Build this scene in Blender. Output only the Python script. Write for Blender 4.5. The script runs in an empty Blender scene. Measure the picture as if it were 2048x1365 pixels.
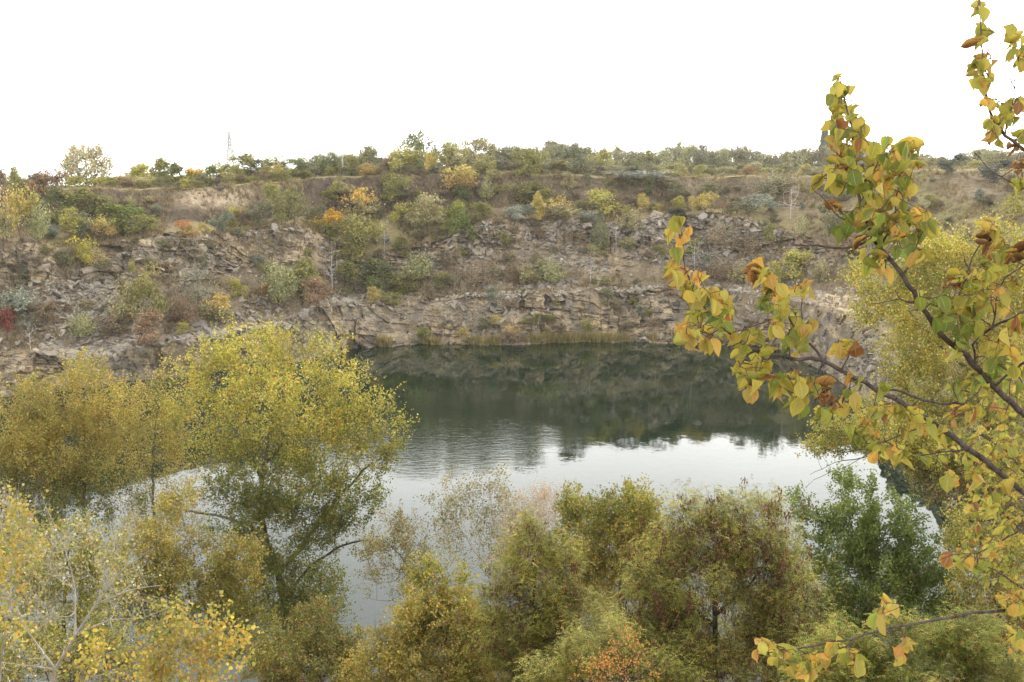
import bpy, math, random
import numpy as np
from mathutils import Vector

# ------------------------------------------------------------------ camera, sky, sun, exposure
scene = bpy.context.scene
F = 2196.0                       # focal length in pixels of the 2048 px wide photograph
HC = 30.0                        # eye height above the water
PITCH = math.atan((682.5 - 325.0) / F)
cam_d = bpy.data.cameras.new("camera")
cam = bpy.data.objects.new("camera", cam_d)
scene.collection.objects.link(cam)
cam.location = (0, 0, HC)
cam.rotation_euler = (math.pi / 2 - PITCH, 0, 0)
cam_d.sensor_width = 36.0
cam_d.lens = 36.0 * F / 2048.0
cam_d.clip_start = 0.05
cam_d.clip_end = 20000.0
scene.camera = cam

SUN_EL, SUN_AZ = math.radians(42), math.radians(28)     # azimuth from +Y towards +X
world = bpy.data.worlds.new("World")
scene.world = world
world.use_nodes = True
nt = world.node_tree
nt.nodes.clear()
def N(t, typ, **kw):
    n = t.nodes.new(typ)
    for k, v in kw.items():
        setattr(n, k, v)
    return n
w_out = N(nt, 'ShaderNodeOutputWorld'); w_bg = N(nt, 'ShaderNodeBackground')
sky = N(nt, 'ShaderNodeTexSky', sky_type='NISHITA', sun_disc=False, sun_elevation=SUN_EL, sun_rotation=SUN_AZ)
tc = N(nt, 'ShaderNodeTexCoord')
sep = N(nt, 'ShaderNodeSeparateXYZ'); nt.links.new(tc.outputs['Generated'], sep.inputs[0])
# overcast layer: thin bright cloud low down, greyer towards the zenith, soft clumps
mapn = N(nt, 'ShaderNodeMapping'); mapn.inputs['Scale'].default_value = (1.0, 1.0, 3.0)
nt.links.new(tc.outputs['Generated'], mapn.inputs[0])
cn = N(nt, 'ShaderNodeTexNoise'); cn.inputs['Scale'].default_value = 2.2; cn.inputs['Detail'].default_value = 4
cn.inputs['Roughness'].default_value = .45
nt.links.new(mapn.outputs[0], cn.inputs['Vector'])
grad = N(nt, 'ShaderNodeValToRGB')
e = grad.color_ramp.elements
e[0].position = 0.0; e[0].color = (1.0, .985, .94, 1)
e[1].position = 1.0; e[1].color = (.36, .36, .36, 1)
for p_, c_ in ((.24, (.99, .98, .94, 1)), (.33, (.76, .765, .75, 1)), (.46, (.52, .525, .52, 1))):
    q = e.new(p_); q.color = c_
nt.links.new(sep.outputs['Z'], grad.inputs[0])
cr = N(nt, 'ShaderNodeMapRange'); cr.inputs['From Min'].default_value = .32; cr.inputs['From Max'].default_value = .68
cr.inputs['To Min'].default_value = 17.0; cr.inputs['To Max'].default_value = 25.0
nt.links.new(cn.outputs['Fac'], cr.inputs['Value'])
vm = N(nt, 'ShaderNodeVectorMath', operation='SCALE')
nt.links.new(grad.outputs[0], vm.inputs[0]); nt.links.new(cr.outputs[0], vm.inputs['Scale'])
mx = N(nt, 'ShaderNodeMix', data_type='RGBA'); mx.inputs[0].default_value = .92
nt.links.new(sky.outputs[0], mx.inputs[6]); nt.links.new(vm.outputs[0], mx.inputs[7])
nt.links.new(mx.outputs[2], w_bg.inputs[0]); w_bg.inputs[1].default_value = 0.12
nt.links.new(w_bg.outputs[0], w_out.inputs[0])

sun_d = bpy.data.lights.new("sun", 'SUN'); sun_d.energy = 1.5; sun_d.angle = math.radians(12); sun_d.color = (1, .92, .78)
sun = bpy.data.objects.new("sun", sun_d); scene.collection.objects.link(sun)
sd = Vector((math.sin(SUN_AZ) * math.cos(SUN_EL), math.cos(SUN_AZ) * math.cos(SUN_EL), math.sin(SUN_EL)))
sun.rotation_euler = (-sd).to_track_quat('-Z', 'Y').to_euler()
sun.location = sd * 60
scene.view_settings.view_transform = 'Standard'
scene.view_settings.look = 'None'
scene.view_settings.exposure = 0.74
scene.view_settings.gamma = 1.0
scene.render.engine = 'CYCLES'
scene.cycles.max_bounces = 5; scene.cycles.diffuse_bounces = 2; scene.cycles.glossy_bounces = 2
scene.cycles.transmission_bounces = 3; scene.cycles.transparent_max_bounces = 4
scene.cycles.caustics_reflective = False; scene.cycles.caustics_refractive = False

# ------------------------------------------------------------------ helpers
SP, CP = math.sin(PITCH), math.cos(PITCH)
def at(u, v, D):
    """points at ground distance D (world Y) seen at photograph pixel (u, v)"""
    u, v, D = np.broadcast_arrays(np.asarray(u, float), np.asarray(v, float), np.asarray(D, float))
    cx, cy = (u - 1024) / F, (682.5 - v) / F
    den = CP + cy * SP
    return np.stack([D * cx / den, D, HC + D * (cy * CP - SP) / den], -1)
def shoreD(v, z=0.0):
    cy = (682.5 - np.asarray(v, float)) / F
    return (z - HC) * (CP + cy * SP) / (cy * CP - SP)
def proj(P):
    x, y, z = P[..., 0], P[..., 1], P[..., 2] - HC
    dep = y * CP - z * SP; up = y * SP + z * CP
    return 1024 + F * x / dep, 682.5 - F * up / dep
def lin(r, g, b):
    f = lambda c: (c / 255 / 12.92) if c / 255 <= .04045 else ((c / 255 + .055) / 1.055) ** 2.4
    return np.array([f(r), f(g), f(b)])

def hash3(i, j, k, s):
    h = (i.astype(np.int64) * 374761393 + j.astype(np.int64) * 668265263 + k.astype(np.int64) * 2147483647 + s * 974634777) & 0xffffffff
    h = ((h ^ (h >> 13)) * 1274126177) & 0xffffffff
    h = ((h ^ (h >> 15)) * 2246822519) & 0xffffffff
    return ((h ^ (h >> 16)) & 0xffffff) / float(0xffffff)
def vnoise(P, s=0):
    f = np.floor(P); t = P - f; i = f.astype(np.int64); t = t * t * (3 - 2 * t)
    r = 0
    for a in (0, 1):
        for b in (0, 1):
            for c in (0, 1):
                w = (t[:, 0] if a else 1 - t[:, 0]) * (t[:, 1] if b else 1 - t[:, 1]) * (t[:, 2] if c else 1 - t[:, 2])
                r = r + w * hash3(i[:, 0] + a, i[:, 1] + b, i[:, 2] + c, s)
    return r * 2 - 1
def fbm(P, o=4, s=0, g=.5):
    r = 0; a = 1; t = 0
    for k in range(o):
        r = r + a * vnoise(P * 2.03 ** k + 17.3 * k, s + k); t += a; a *= g
    return r / t
def voro(P, s=0):
    """F1, F2 and a random value of the nearest cell"""
    b = np.floor(P).astype(np.int64); n = len(P)
    f1 = np.full(n, 9.); f2 = np.full(n, 9.); cid = np.zeros(n)
    for a in (-1, 0, 1):
        for bb in (-1, 0, 1):
            for c in (-1, 0, 1):
                i, j, k = b[:, 0] + a, b[:, 1] + bb, b[:, 2] + c
                q = np.stack([i + hash3(i, j, k, s), j + hash3(i, j, k, s + 1), k + hash3(i, j, k, s + 2)], -1)
                d = np.sqrt(((P - q) ** 2).sum(1))
                m = d < f1
                f2 = np.where(m, f1, np.minimum(f2, d)); cid = np.where(m, hash3(i, j, k, s + 3), cid); f1 = np.where(m, d, f1)
    return f1, f2, cid
def sstep(a, b, x):
    t = np.clip((x - a) / (b - a), 0, 1); return t * t * (3 - 2 * t)

def mk(name, V, Fc, mats, parent=None, attrs=None, smooth=False, link=True, fmat=None):
    """one mesh object; Fc: array (n, k) or list of such arrays"""
    me = bpy.data.meshes.new(name)
    V = np.ascontiguousarray(V, np.float32)
    me.vertices.add(len(V)); me.vertices.foreach_set('co', V.ravel())
    fl = Fc if isinstance(Fc, list) else [Fc]
    fl = [f for f in fl if len(f)]
    idx = np.concatenate([f.ravel() for f in fl]).astype(np.int32)
    cnt = np.concatenate([np.full(len(f), f.shape[1], np.int32) for f in fl])
    st = np.concatenate([[0], np.cumsum(cnt)[:-1]]).astype(np.int32)
    me.loops.add(len(idx)); me.loops.foreach_set('vertex_index', idx)
    me.polygons.add(len(cnt)); me.polygons.foreach_set('loop_start', st); me.polygons.foreach_set('loop_total', cnt)
    if smooth: me.polygons.foreach_set('use_smooth', np.ones(len(cnt), bool))
    else: me.polygons.foreach_set('use_smooth', np.zeros(len(cnt), bool))
    for m in (mats if isinstance(mats, (list, tuple)) else [mats]): me.materials.append(m)
    if fmat is not None: me.polygons.foreach_set('material_index', np.asarray(fmat, np.int32))
    me.update(calc_edges=True)
    for k, a in (attrs or {}).items():
        a = np.asarray(a, np.float32)
        if a.ndim == 1:
            at_ = me.attributes.new(k, 'FLOAT', 'POINT'); at_.data.foreach_set('value', a)
        else:
            c4 = np.ones((len(a), 4), np.float32); c4[:, :3] = a
            at_ = me.attributes.new(k, 'FLOAT_COLOR', 'POINT'); at_.data.foreach_set('color', c4.ravel())
    o = bpy.data.objects.new(name, me)
    if link: scene.collection.objects.link(o)
    if parent: o.parent = parent
    return o
def empty(name, loc, label, cat, group=None, rz=0.0):
    o = bpy.data.objects.new(name, None); scene.collection.objects.link(o)
    o.empty_display_size = .5
    o.location = [float(x) for x in loc]; o.rotation_euler = (0, 0, rz)
    o['label'] = label; o['category'] = cat
    if group: o['group'] = group
    return o

# ------------------------------------------------------------------ materials
def newmat(name):
    m = bpy.data.materials.new(name); m.use_nodes = True
    t = m.node_tree; t.nodes.clear()
    return m, t, N(t, 'ShaderNodeOutputMaterial')
def L(t, a, b): t.links.new(a, b)
def noise(t, vec, scale, detail=4, rough=.55):
    n = N(t, 'ShaderNodeTexNoise'); n.inputs['Scale'].default_value = scale; n.inputs['Detail'].default_value = detail
    n.inputs['Roughness'].default_value = rough
    if vec is not None: L(t, vec, n.inputs['Vector'])
    return n.outputs['Fac']
def rng_(t, val, a, b, c=0., d=1.):
    n = N(t, 'ShaderNodeMapRange'); L(t, val, n.inputs['Value'])
    for k, v in (('From Min', a), ('From Max', b), ('To Min', c), ('To Max', d)): n.inputs[k].default_value = v
    return n.outputs[0]
def ramp(t, val, stops):
    n = N(t, 'ShaderNodeValToRGB'); L(t, val, n.inputs[0]); e = n.color_ramp.elements
    while len(e) < len(stops): e.new(.5)
    for q, (p, c) in zip(e, stops): q.position = p; q.color = (*c, 1)
    return n.outputs[0]
def mix(t, fac, a, b, mode='MIX'):
    n = N(t, 'ShaderNodeMix', data_type='RGBA', blend_type=mode)
    for s, x in ((n.inputs[0], fac), (n.inputs[6], a), (n.inputs[7], b)):
        if hasattr(x, 'links'): L(t, x, s)
        else: s.default_value = x if isinstance(x, (int, float)) else (*x, 1)
    return n.outputs[2]
def mth(t, op, a, b=0.):
    n = N(t, 'ShaderNodeMath', operation=op)
    for s, x in zip(n.inputs, (a, b)):
        if hasattr(x, 'links'): L(t, x, s)
        else: s.default_value = x
    return n.outputs[0]
def attr(t, name):
    n = N(t, 'ShaderNodeAttribute'); n.attribute_name = name; return n

def mapping(t, vec, sc, rot=(0, 0, 0)):
    n = N(t, 'ShaderNodeMapping'); L(t, vec, n.inputs[0]); n.inputs['Scale'].default_value = sc; n.inputs['Rotation'].default_value = rot
    return n.outputs[0]

def rock_colour(t, vec):
    """grey-tan granite with ochre runs, bluish faces and dark weathering"""
    big = noise(t, vec, .12, 5, .6)
    mid = noise(t, vec, .55, 5, .6)
    blk = N(t, 'ShaderNodeTexVoronoi'); blk.inputs['Scale'].default_value = 1.0
    L(t, mapping(t, vec, (.55, .55, 1.1), (0.12, .08, 0)), blk.inputs['Vector'])
    c = ramp(t, big, [(.3, (.31, .245, .165)), (.46, (.40, .325, .22)), (.56, (.25, .22, .18)), (.7, (.49, .40, .27))])
    c = mix(t, rng_(t, mid, .5, .7), c, (.20, .185, .165))
    sp = N(t, 'ShaderNodeSeparateColor'); L(t, blk.outputs['Color'], sp.inputs[0])
    c = mix(t, .85, c, ramp(t, sp.outputs[0], [(0, (.45, .43, .42)), (.35, (.8, .78, .77)), (.7, (1.0, .97, .93)), (1, (1.35, 1.28, 1.2))]), 'MULTIPLY')
    runs = noise(t, mapping(t, vec, (.9, .9, .10)), 1.0, 4, .6)
    c = mix(t, mth(t, 'MULTIPLY', rng_(t, runs, .56, .72), .7), c, (.24, .155, .075))
    c = mix(t, rng_(t, noise(t, vec, 3.0, 4, .7), .55, .75, 0, .6), c, (.10, .09, .08))
    return c

m_ground, t, o_ = newmat("quarry_ground")
geo = N(t, 'ShaderNodeNewGeometry'); vec = geo.outputs['Position']
rockc = rock_colour(t, vec)
soil = ramp(t, noise(t, vec, .35, 6, .65), [(.3, (.125, .094, .058)), (.5, (.195, .150, .092)), (.72, (.28, .22, .14))])
soil = mix(t, rng_(t, noise(t, vec, 2.6, 4, .7), .5, .7, 0, .65), soil, (.34, .29, .24))
grassc = ramp(t, noise(t, vec, .5, 6, .7), [(.3, (.17, .145, .06)), (.5, (.29, .24, .12)), (.7, (.20, .19, .07))])
palec = ramp(t, noise(t, mapping(t, vec, (1, 1, .35)), .7, 5, .65), [(.35, (.20, .15, .10)), (.5, (.42, .33, .23)), (.7, (.5, .41, .30))])
darkc = ramp(t, noise(t, vec, .8, 5, .7), [(.3, (.055, .043, .033)), (.6, (.10, .076, .055)), (.8, (.16, .125, .09))])
def hard(name, lo=.35, hi=.65, sc=1.3):
    v = attr(t, name).outputs['Fac']
    return rng_(t, mth(t, 'ADD', v, mth(t, 'MULTIPLY', mth(t, 'SUBTRACT', noise(t, vec, sc, 5, .7), .5), .9)), lo, hi)
c = mix(t, hard('rock'), soil, rockc)
c = mix(t, hard('dark'), c, darkc)
c = mix(t, hard('pale'), c, palec)
c = mix(t, hard('grass'), c, grassc)
greenc = ramp(t, noise(t, vec, 1.1, 5, .7), [(.3, (.07, .075, .02)), (.6, (.13, .13, .035)), (.8, (.2, .17, .05))])
c = mix(t, hard('green'), c, greenc)
b = N(t, 'ShaderNodeBsdfPrincipled'); L(t, c, b.inputs['Base Color']); b.inputs['Roughness'].default_value = .95
b.inputs['Specular IOR Level'].default_value = .15
bp = N(t, 'ShaderNodeBump'); bp.inputs['Strength'].default_value = .8; bp.inputs['Distance'].default_value = .35
hN = mth(t, 'ADD', noise(t, vec, 1.6, 8, .75), mth(t, 'MULTIPLY', noise(t, mapping(t, vec, (.5, .5, 2.2)), 1.4, 5, .7), .7))
L(t, hN, bp.inputs['Height']); L(t, bp.outputs[0], b.inputs['Normal']); L(t, b.outputs[0], o_.inputs[0])

m_stone, t, o_ = newmat("broken_stone")
oi = N(t, 'ShaderNodeNewGeometry'); vec = oi.outputs['Position']
rnd = oi.outputs['Random Per Island']
c = ramp(t, rnd, [(0, (.17, .155, .135)), (.3, (.27, .235, .19)), (.6, (.34, .29, .215)), (.85, (.29, .27, .25)), (1, (.44, .385, .30))])
c = mix(t, rng_(t, noise(t, vec, 2.5, 5, .7), .45, .7, 0, .7), c, (.17, .13, .095))
b = N(t, 'ShaderNodeBsdfPrincipled'); L(t, c, b.inputs['Base Color']); b.inputs['Roughness'].default_value = .9
b.inputs['Specular IOR Level'].default_value = .2
bp = N(t, 'ShaderNodeBump'); bp.inputs['Strength'].default_value = .5; bp.inputs['Distance'].default_value = .08
L(t, noise(t, vec, 6, 6, .7), bp.inputs['Height']); L(t, bp.outputs[0], b.inputs['Normal']); L(t, b.outputs[0], o_.inputs[0])

m_water, t, o_ = newmat("lake_water")
geo = N(t, 'ShaderNodeNewGeometry'); vec = geo.outputs['Position']
b = N(t, 'ShaderNodeBsdfPrincipled')
b.inputs['Base Color'].default_value = (.007, .017, .008, 1); b.inputs['Roughness'].default_value = .02; b.inputs['IOR'].default_value = 1.34
# calm swell everywhere, a gust-ruffled patch on one side
calm = noise(t, mapping(t, vec, (1, .8, 1)), .9, 4, .5)
fine = noise(t, mapping(t, vec, (.7, 1.3, 1)), 1.5, 3, .55)
gust = noise(t, mapping(t, vec, (.55, 1.5, 1)), 1.3, 3, .6)
sepw = N(t, 'ShaderNodeSeparateXYZ'); L(t, vec, sepw.inputs[0])
dx = mth(t, 'DIVIDE', mth(t, 'SUBTRACT', sepw.outputs[0], -9.), 13.)
dy = mth(t, 'DIVIDE', mth(t, 'SUBTRACT', sepw.outputs[1], 121.), 15.)
rr = mth(t, 'ADD', mth(t, 'MULTIPLY', dx, dx), mth(t, 'MULTIPLY', dy, dy))
patch = rng_(t, mth(t, 'ADD', rr, mth(t, 'MULTIPLY', mth(t, 'SUBTRACT', noise(t, mapping(t, vec, (.6, 1.6, 1)), .06, 4, .6), .5), 3.0)), .5, 1.8, 1., 0.)
bands = rng_(t, noise(t, mapping(t, vec, (.35, 1.8, 1)), .09, 3, .5), .60, .70, 0, .5)
amp = mth(t, 'ADD', mth(t, 'MULTIPLY', patch, .9), mth(t, 'MULTIPLY', bands, .12))
h = mth(t, 'ADD', mth(t, 'MULTIPLY', calm, .0052), mth(t, 'MULTIPLY', mth(t, 'MULTIPLY', gust, amp), .028))
h = mth(t, 'ADD', h, mth(t, 'MULTIPLY', fine, .0008))
bp = N(t, 'ShaderNodeBump'); bp.inputs['Strength'].default_value = 1.; bp.inputs['Distance'].default_value = 1.
L(t, h, bp.inputs['Height']); L(t, bp.outputs[0], b.inputs['Normal']); L(t, b.outputs[0], o_.inputs[0])

# ------------------------------------------------------------------ quarry wall and plateau, one parametric sheet
# per photograph column: shore v; (v, D) of bench edge, bench back, outcrop base, outcrop crest, upper bench, scarp base, rim
COL = [
 (-500, 830, (760,136),(750,142),(600,152),(505,158),(495,170),(455,190),(395,205)),
 (-100, 800, (735,141),(722,147),(590,157),(490,162),(480,172),(450,190),(385,205)),
 (60,   790, (700,146),(688,152),(570,163),(480,168),(472,176),(445,192),(378,206)),
 (160,  780, (718,148),(700,155),(560,172),(498,178),(478,184),(446,196),(378,208)),
 (250,  765, (705,150),(690,157),(560,174),(478,182),(470,188),(445,200),(378,212)),
 (370,  748, (685,155),(664,164),(560,178),(470,188),(462,196),(442,204),(378,215)),
 (470,  735, (662,161),(645,171),(545,184),(463,194),(458,202),(440,208),(374,219)),
 (600,  722, (634,170),(622,180),(520,193),(449,202),(451,208),(430,216),(360,226)),
 (650,  716, (618,174),(608,186),(535,196),(478,203),(468,210),(428,219),(356,229)),
 (700,  700, (604,179),(598,190),(560,199),(520,206),(485,212),(425,222),(352,232)),
 (800,  691, (606,183),(598,193),(545,202),(500,209),(470,214),(418,225),(350,234)),
 (900,  692, (600,181),(590,193),(530,202),(478,209),(462,214),(418,225),(348,236)),
 (980,  690, (596,182),(582,194),(500,208),(440,212),(432,218),(412,226),(347,237)),
 (1120, 688, (588,184),(576,195),(495,209),(440,213),(432,219),(414,227),(348,238)),
 (1250, 686, (584,185),(574,196),(490,208),(443,214),(430,221),(412,228),(357,239)),
 (1420, 687, (582,186),(572,198),(480,210),(430,216),(420,223),(405,230),(352,243)),
 (1560, 700, (588,180),(574,194),(505,206),(462,213),(430,222),(402,231),(352,245)),
 (1640, 738, (606,166),(583,188),(520,201),(480,210),(440,219),(402,231),(348,246)),
 (1720, 792, (640,149),(594,180),(530,195),(490,205),(450,214),(405,229),(344,248)),
 (1800, 900, (745,121),(640,163),(550,188),(500,200),(455,212),(410,227),(342,250)),
 (1900, 1010,(860,103),(700,145),(570,180),(505,196),(460,209),(412,226),(340,252)),
 (2050, 1120,(960,90), (760,128),(590,172),(510,192),(465,206),(412,225),(340,255)),
 (2600, 1250,(1040,80),(820,118),(600,165),(515,190),(465,205),(412,225),(340,258)),
]
#          0    1shore 2    3    4    5    6    7    8    9    10   11
COL = [(c[0], c[1], (c[2][0], c[2][1] + (5.5 if 780 < c[0] < 1500 else 0)), c[3]) + tuple((v, c[3][1] + (D - c[3][1]) * .62) for v, D in c[4:]) for c in COL]
SEG = [6, 88, 34, 84, 84, 22, 50, 64, 50, 24, 10]
U0, U1, NU = -480., 2560., 1520
uu = np.linspace(U0, U1, NU)
cu = np.array([c[0] for c in COL], float)
ks = []
for k in range(12):
    vv, DD = [], []
    for c in COL:
        if k == 0: v_, D_ = c[1] + 14, shoreD(c[1]) - 3.0
        elif k == 1: v_, D_ = c[1], shoreD(c[1])
        elif k <= 8: v_, D_ = c[k]
        elif k == 9: v_, D_ = None, c[8][1] + 62
        elif k == 10: v_, D_ = None, 600.
        else: v_, D_ = None, 1800.
        if v_ is None:
            zr = at(c[0], c[8][0], c[8][1])[2]
            if k == 9: v_ = 325 + (HC - (zr - .2)) / D_ * F * .985 if c[0] > 900 else c[8][0] - 1.0
            elif k == 10: v_ = float(np.interp(c[0], [250, 600, 900, 1150], [374, 354, 338, 328.5]))
            else: v_ = float(np.interp(c[0], [250, 600, 900, 1150], [370, 350, 334, 327.5]))
        vv.append(v_); DD.append(D_)
    # wobble the feature lines a little so that edges are not straight between columns
    ks.append((np.interp(uu, cu, vv), np.interp(uu, cu, DD)))
Kp = []
for k in range(12):
    v_, D_ = ks[k]
    P = at(uu, v_, D_)
    if k == 0: P[:, 2] = -2.5
    if k >= 9: P[:, 2] = np.array([HC - (v - 325) / F * D / .985 for v, D in zip(v_, D_)])
    q = np.stack([uu / 90., np.full(NU, k * 7.1), np.zeros(NU)], 1)
    if 2 <= k <= 7:
        P[:, 1] += fbm(q, 4, 3) * [0, 0, 3.0, 1.2, 1.5, 2.2, 1., 1.6][k]
        P[:, 2] += fbm(q * 1.7 + 9, 4, 5) * [0, 0, 1.6, .5, 1.2, 1.1, .5, 1.2][k]
    if k == 8: P[:, 2] += fbm(q * 1.5, 4, 6) * .35; P[:, 1] += fbm(q * 2, 4, 8) * 1.5
    Kp.append(P)
Kp = np.array(Kp)                                  # 12 x NU x 3
rows, seg_id, tt = [], [], []
for k, n in enumerate(SEG):
    tk = (np.arange(n) / n)
    if k == 9: tk = tk ** 1.6
    if k == 10: tk = tk ** 1.6
    for x in tk:
        rows.append(Kp[k] * (1 - x) + Kp[k + 1] * x); seg_id.append(k); tt.append(x)
rows.append(Kp[11]); seg_id.append(10); tt.append(1.)
G = np.array(rows); NR = len(G)
seg_id = np.array(seg_id); tt = np.array(tt)
sv = seg_id + tt                                    # profile coordinate 0..11
SV = np.repeat(sv[:, None], NU, 1); UU = np.repeat(uu[None], NR, 0)
P0 = G.reshape(-1, 3); s1 = SV.ravel(); u1 = UU.ravel()
# masks
def prof(vals): return np.interp(s1, np.arange(12), vals)
def bump(x, c, w): return np.exp(-((x - c) / w) ** 2)
n_big = fbm(P0 / 9., 4, 21); n_mid = fbm(P0 / 3., 4, 31)
rock = np.interp(s1, [0, 1, 1.95, 2.1, 2.9, 3.1, 3.6, 4, 4.15, 4.95, 5.1, 5.6, 11], [1, 1, .9, .3, .14, .10, .22, .55, .80, .86, .3, 0, 0])
rock += .42 * n_big + .22 * n_mid
rock += .30 * bump(u1, 1350, 220) * ((s1 > 3.3) & (s1 < 5.2))           # bouldery slope under the long ledge
rock -= .45 * bump(u1, 740, 70) * ((s1 > 2.2) & (s1 < 5.5))           # earthy gully
rock -= .25 * bump(u1, 300, 60) * ((s1 > 3.) & (s1 < 4.6))
rock -= .5 * bump(u1, 900, 100) * ((s1 > 1.3) & (s1 < 3))
rock -= .6 * (s1 > 1.35) * (s1 < 2.0) * sstep(.0, .4, fbm(P0 / 6., 3, 25))
rock = np.clip(rock, 0, 1); rock[s1 > 6] = 0
rockd = sstep(.35, .6, rock)
cliff = ((s1 > .8) & (s1 < 2.0)) | ((s1 > 3.95) & (s1 < 5.05))
pale = (s1 > 6.9) * (s1 < 8) * (.85 * bump(u1, 430, 85) * sstep(7.2, 7.6, s1) + .55 * bump(u1, 215, 25) + .35 * bump(u1, 1270, 40) * sstep(7.4, 7.8, s1) + .4 * bump(u1, 1580, 60)) + .25 * n_mid * (s1 > 7) * (s1 < 8)
pale += (s1 > 4) * (s1 < 5.05) * (.6 * bump(u1, 620, 45) + .45 * bump(u1, 1080, 110) * sstep(4.5, 4.8, s1)) + (s1 > 1) * (s1 < 2.1) * (.5 * bump(u1, 880, 60) + .45 * bump(u1, 1230, 70) * sstep(1.3, 1.7, s1))
pale += (s1 > 1.9) * (s1 < 3) * (.75 * bump(u1, 1680, 80))
pale += (s1 > 3.1) * (s1 < 4.3) * .55 * bump(u1, 1080, 150) * sstep(.0, .4, n_big)
dark = (s1 > 6.8) * (s1 < 7.97) * (.62 - .5 * bump(u1, 430, 90) * sstep(7.2, 7.6, s1) - .25 * sstep(1050, 1700, u1)) + .35 * n_big * (s1 > 6.8) * (s1 < 8)
grass = np.interp(s1, [0, 2, 2.1, 2.9, 3.1, 5.05, 5.3, 6.6, 7.0, 7.8, 7.98, 8.02, 11], [0, 0, .1, .25, .12, .1, .6, .5, .22, .15, .5, .85, .9]) + .35 * n_mid + .25 * n_big
grass += .2 * (s1 > 6.5) * (s1 < 8) * sstep(1600, 1750, u1)
green = (s1 > 6.2) * (s1 < 8.0) * (.35 * sstep(1600, 1780, u1)) + (s1 > 8) * np.interp(s1, [8, 8.15, 8.5], [0, .2, .45]) + .4 * n_big * (s1 > 6)
grass[s1 < 1.9] = 0
# displacement
out = np.stack([-.25 * P0[:, 0] / P0[:, 1], -np.ones(len(P0)), np.full(len(P0), .25)], 1)
damp = np.interp(s1, [0, .9, 1.05, 7.9, 8.3, 9, 11], [0, .5, 1, 1, .5, .3, 0])
disp = np.zeros(len(P0)); zd = np.zeros(len(P0))
disp += damp * fbm(P0 / np.array([9, 9, 14.]), 4, 41) * np.where(cliff, 3.4, 1.2)
zd += damp * fbm(P0 / 6., 4, 51) * np.where(cliff, .2, .7)
# erosion runnels on the soil scarp
run = (s1 > 6.6) & (s1 < 8)
disp += run * fbm(np.stack([P0[:, 0] / 2.2, P0[:, 1] / 20, P0[:, 2] / 14], 1), 4, 61) * .9
sel = np.where(rockd > .02)[0]
Q = P0[sel].copy()
Q[:, 2] += .10 * Q[:, 0] + .08 * Q[:, 1]                               # dipping strata
Q += .5 * np.stack([fbm(Q / 2.5, 2, 71), fbm(Q / 2.5, 2, 72), .4 * fbm(Q / 2.5, 2, 73)], 1)
def blocks(Q, w, h, seed):
    """jointed beds: courses of uneven height cut by uneven vertical joints; returns offset per block and joint closeness"""
    z = Q[:, 2] / h; z = z + .35 * np.sin(z * 1.7 + seed); L_ = np.floor(z); fz = z - L_
    x = Q[:, 0] / w + hash3(L_, L_ * 0, L_ * 0, seed) * 7; x = x + .3 * np.sin(x * 2.3); X_ = np.floor(x); fx = x - X_
    y = Q[:, 1] / (w * 1.3); Y_ = np.floor(y)
    return hash3(X_, L_, Y_, seed + 1), np.minimum(np.minimum(fz, 1 - fz) * h, np.minimum(fx, 1 - fx) * w), hash3(X_, L_, Y_, seed + 2)
zone = sstep(-.32, .12, fbm(Q / 11., 3, 171))                         # massive vertical faces here, thin beds there
b1, e1, t1 = blocks(Q, 2.3, 3.4, 81)
b2, e2, cid2 = blocks(Q, 1.5, .62, 91)
b3, e3, t3 = blocks(Q * [1, 1, .6], .9, .9, 97)
f1, f2, cid3 = voro(Q / np.array([.7, .6, .32]), 95)
d = (b1 - .5) * 1.7 - .35 * (1 - sstep(0, .14, e1))
d += (1 - .55 * zone) * ((b2 - .5) * 1.0 + (t1 - .5) * .3) - .25 * (1 - zone) * (1 - sstep(0, .09, e2))
d += zone * (b3 - .5) * .42
d += (cid3 - .5) * .48 * (1 - .3 * zone) + .6 * fbm(Q / 1.6, 5, 175, .6)
# the beds jut a little where hard, crumble where soft
d *= .45 + .75 * sstep(-.4, .3, fbm(Q / 5., 3, 181))
disp[sel] += d * rockd[sel] * np.where(cliff[sel], 1.0, .62)
zd[sel] += (cid2 - .5) * rockd[sel] * .55 * ~cliff[sel]
zd += damp * vnoise(P0 / .8, 99) * .10
PD = P0 + out * disp[:, None]; PD[:, 2] += zd
low = s1 < 1.02
PD[low, 2] = np.minimum(PD[low, 2], P0[low, 2] + .15)
GP = PD.reshape(NR, NU, 3)
pu, pv = proj(GP)
ii = np.arange(NR * NU).reshape(NR, NU)
quads = np.stack([ii[:-1, :-1], ii[:-1, 1:], ii[1:, 1:], ii[1:, :-1]], -1).reshape(-1, 4)
terrain = mk("quarry_terrain", PD, quads, m_ground, attrs=dict(rock=rock, pale=np.clip(pale, 0, 1), dark=np.clip(dark, 0, 1), grass=np.clip(grass, 0, 1), green=np.clip(green, 0, 1)))
terrain['kind'] = 'structure'; terrain['label'] = "terraced quarry wall of broken rock and brown soil under a flat steppe"; terrain['category'] = "terrain"

def ground(u, v):
    """terrain point seen at pixel (u, v): the nearest one of that column"""
    i = int(round((u - U0) / (U1 - U0) * (NU - 1))); i = max(0, min(NU - 1, i))
    col = pv[:, i]; j0 = SEG[0]
    j = np.where(col[j0:] <= v)[0]
    j = (j[0] + j0) if len(j) else NR - 60
    return GP[j, i], j, i

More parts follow.
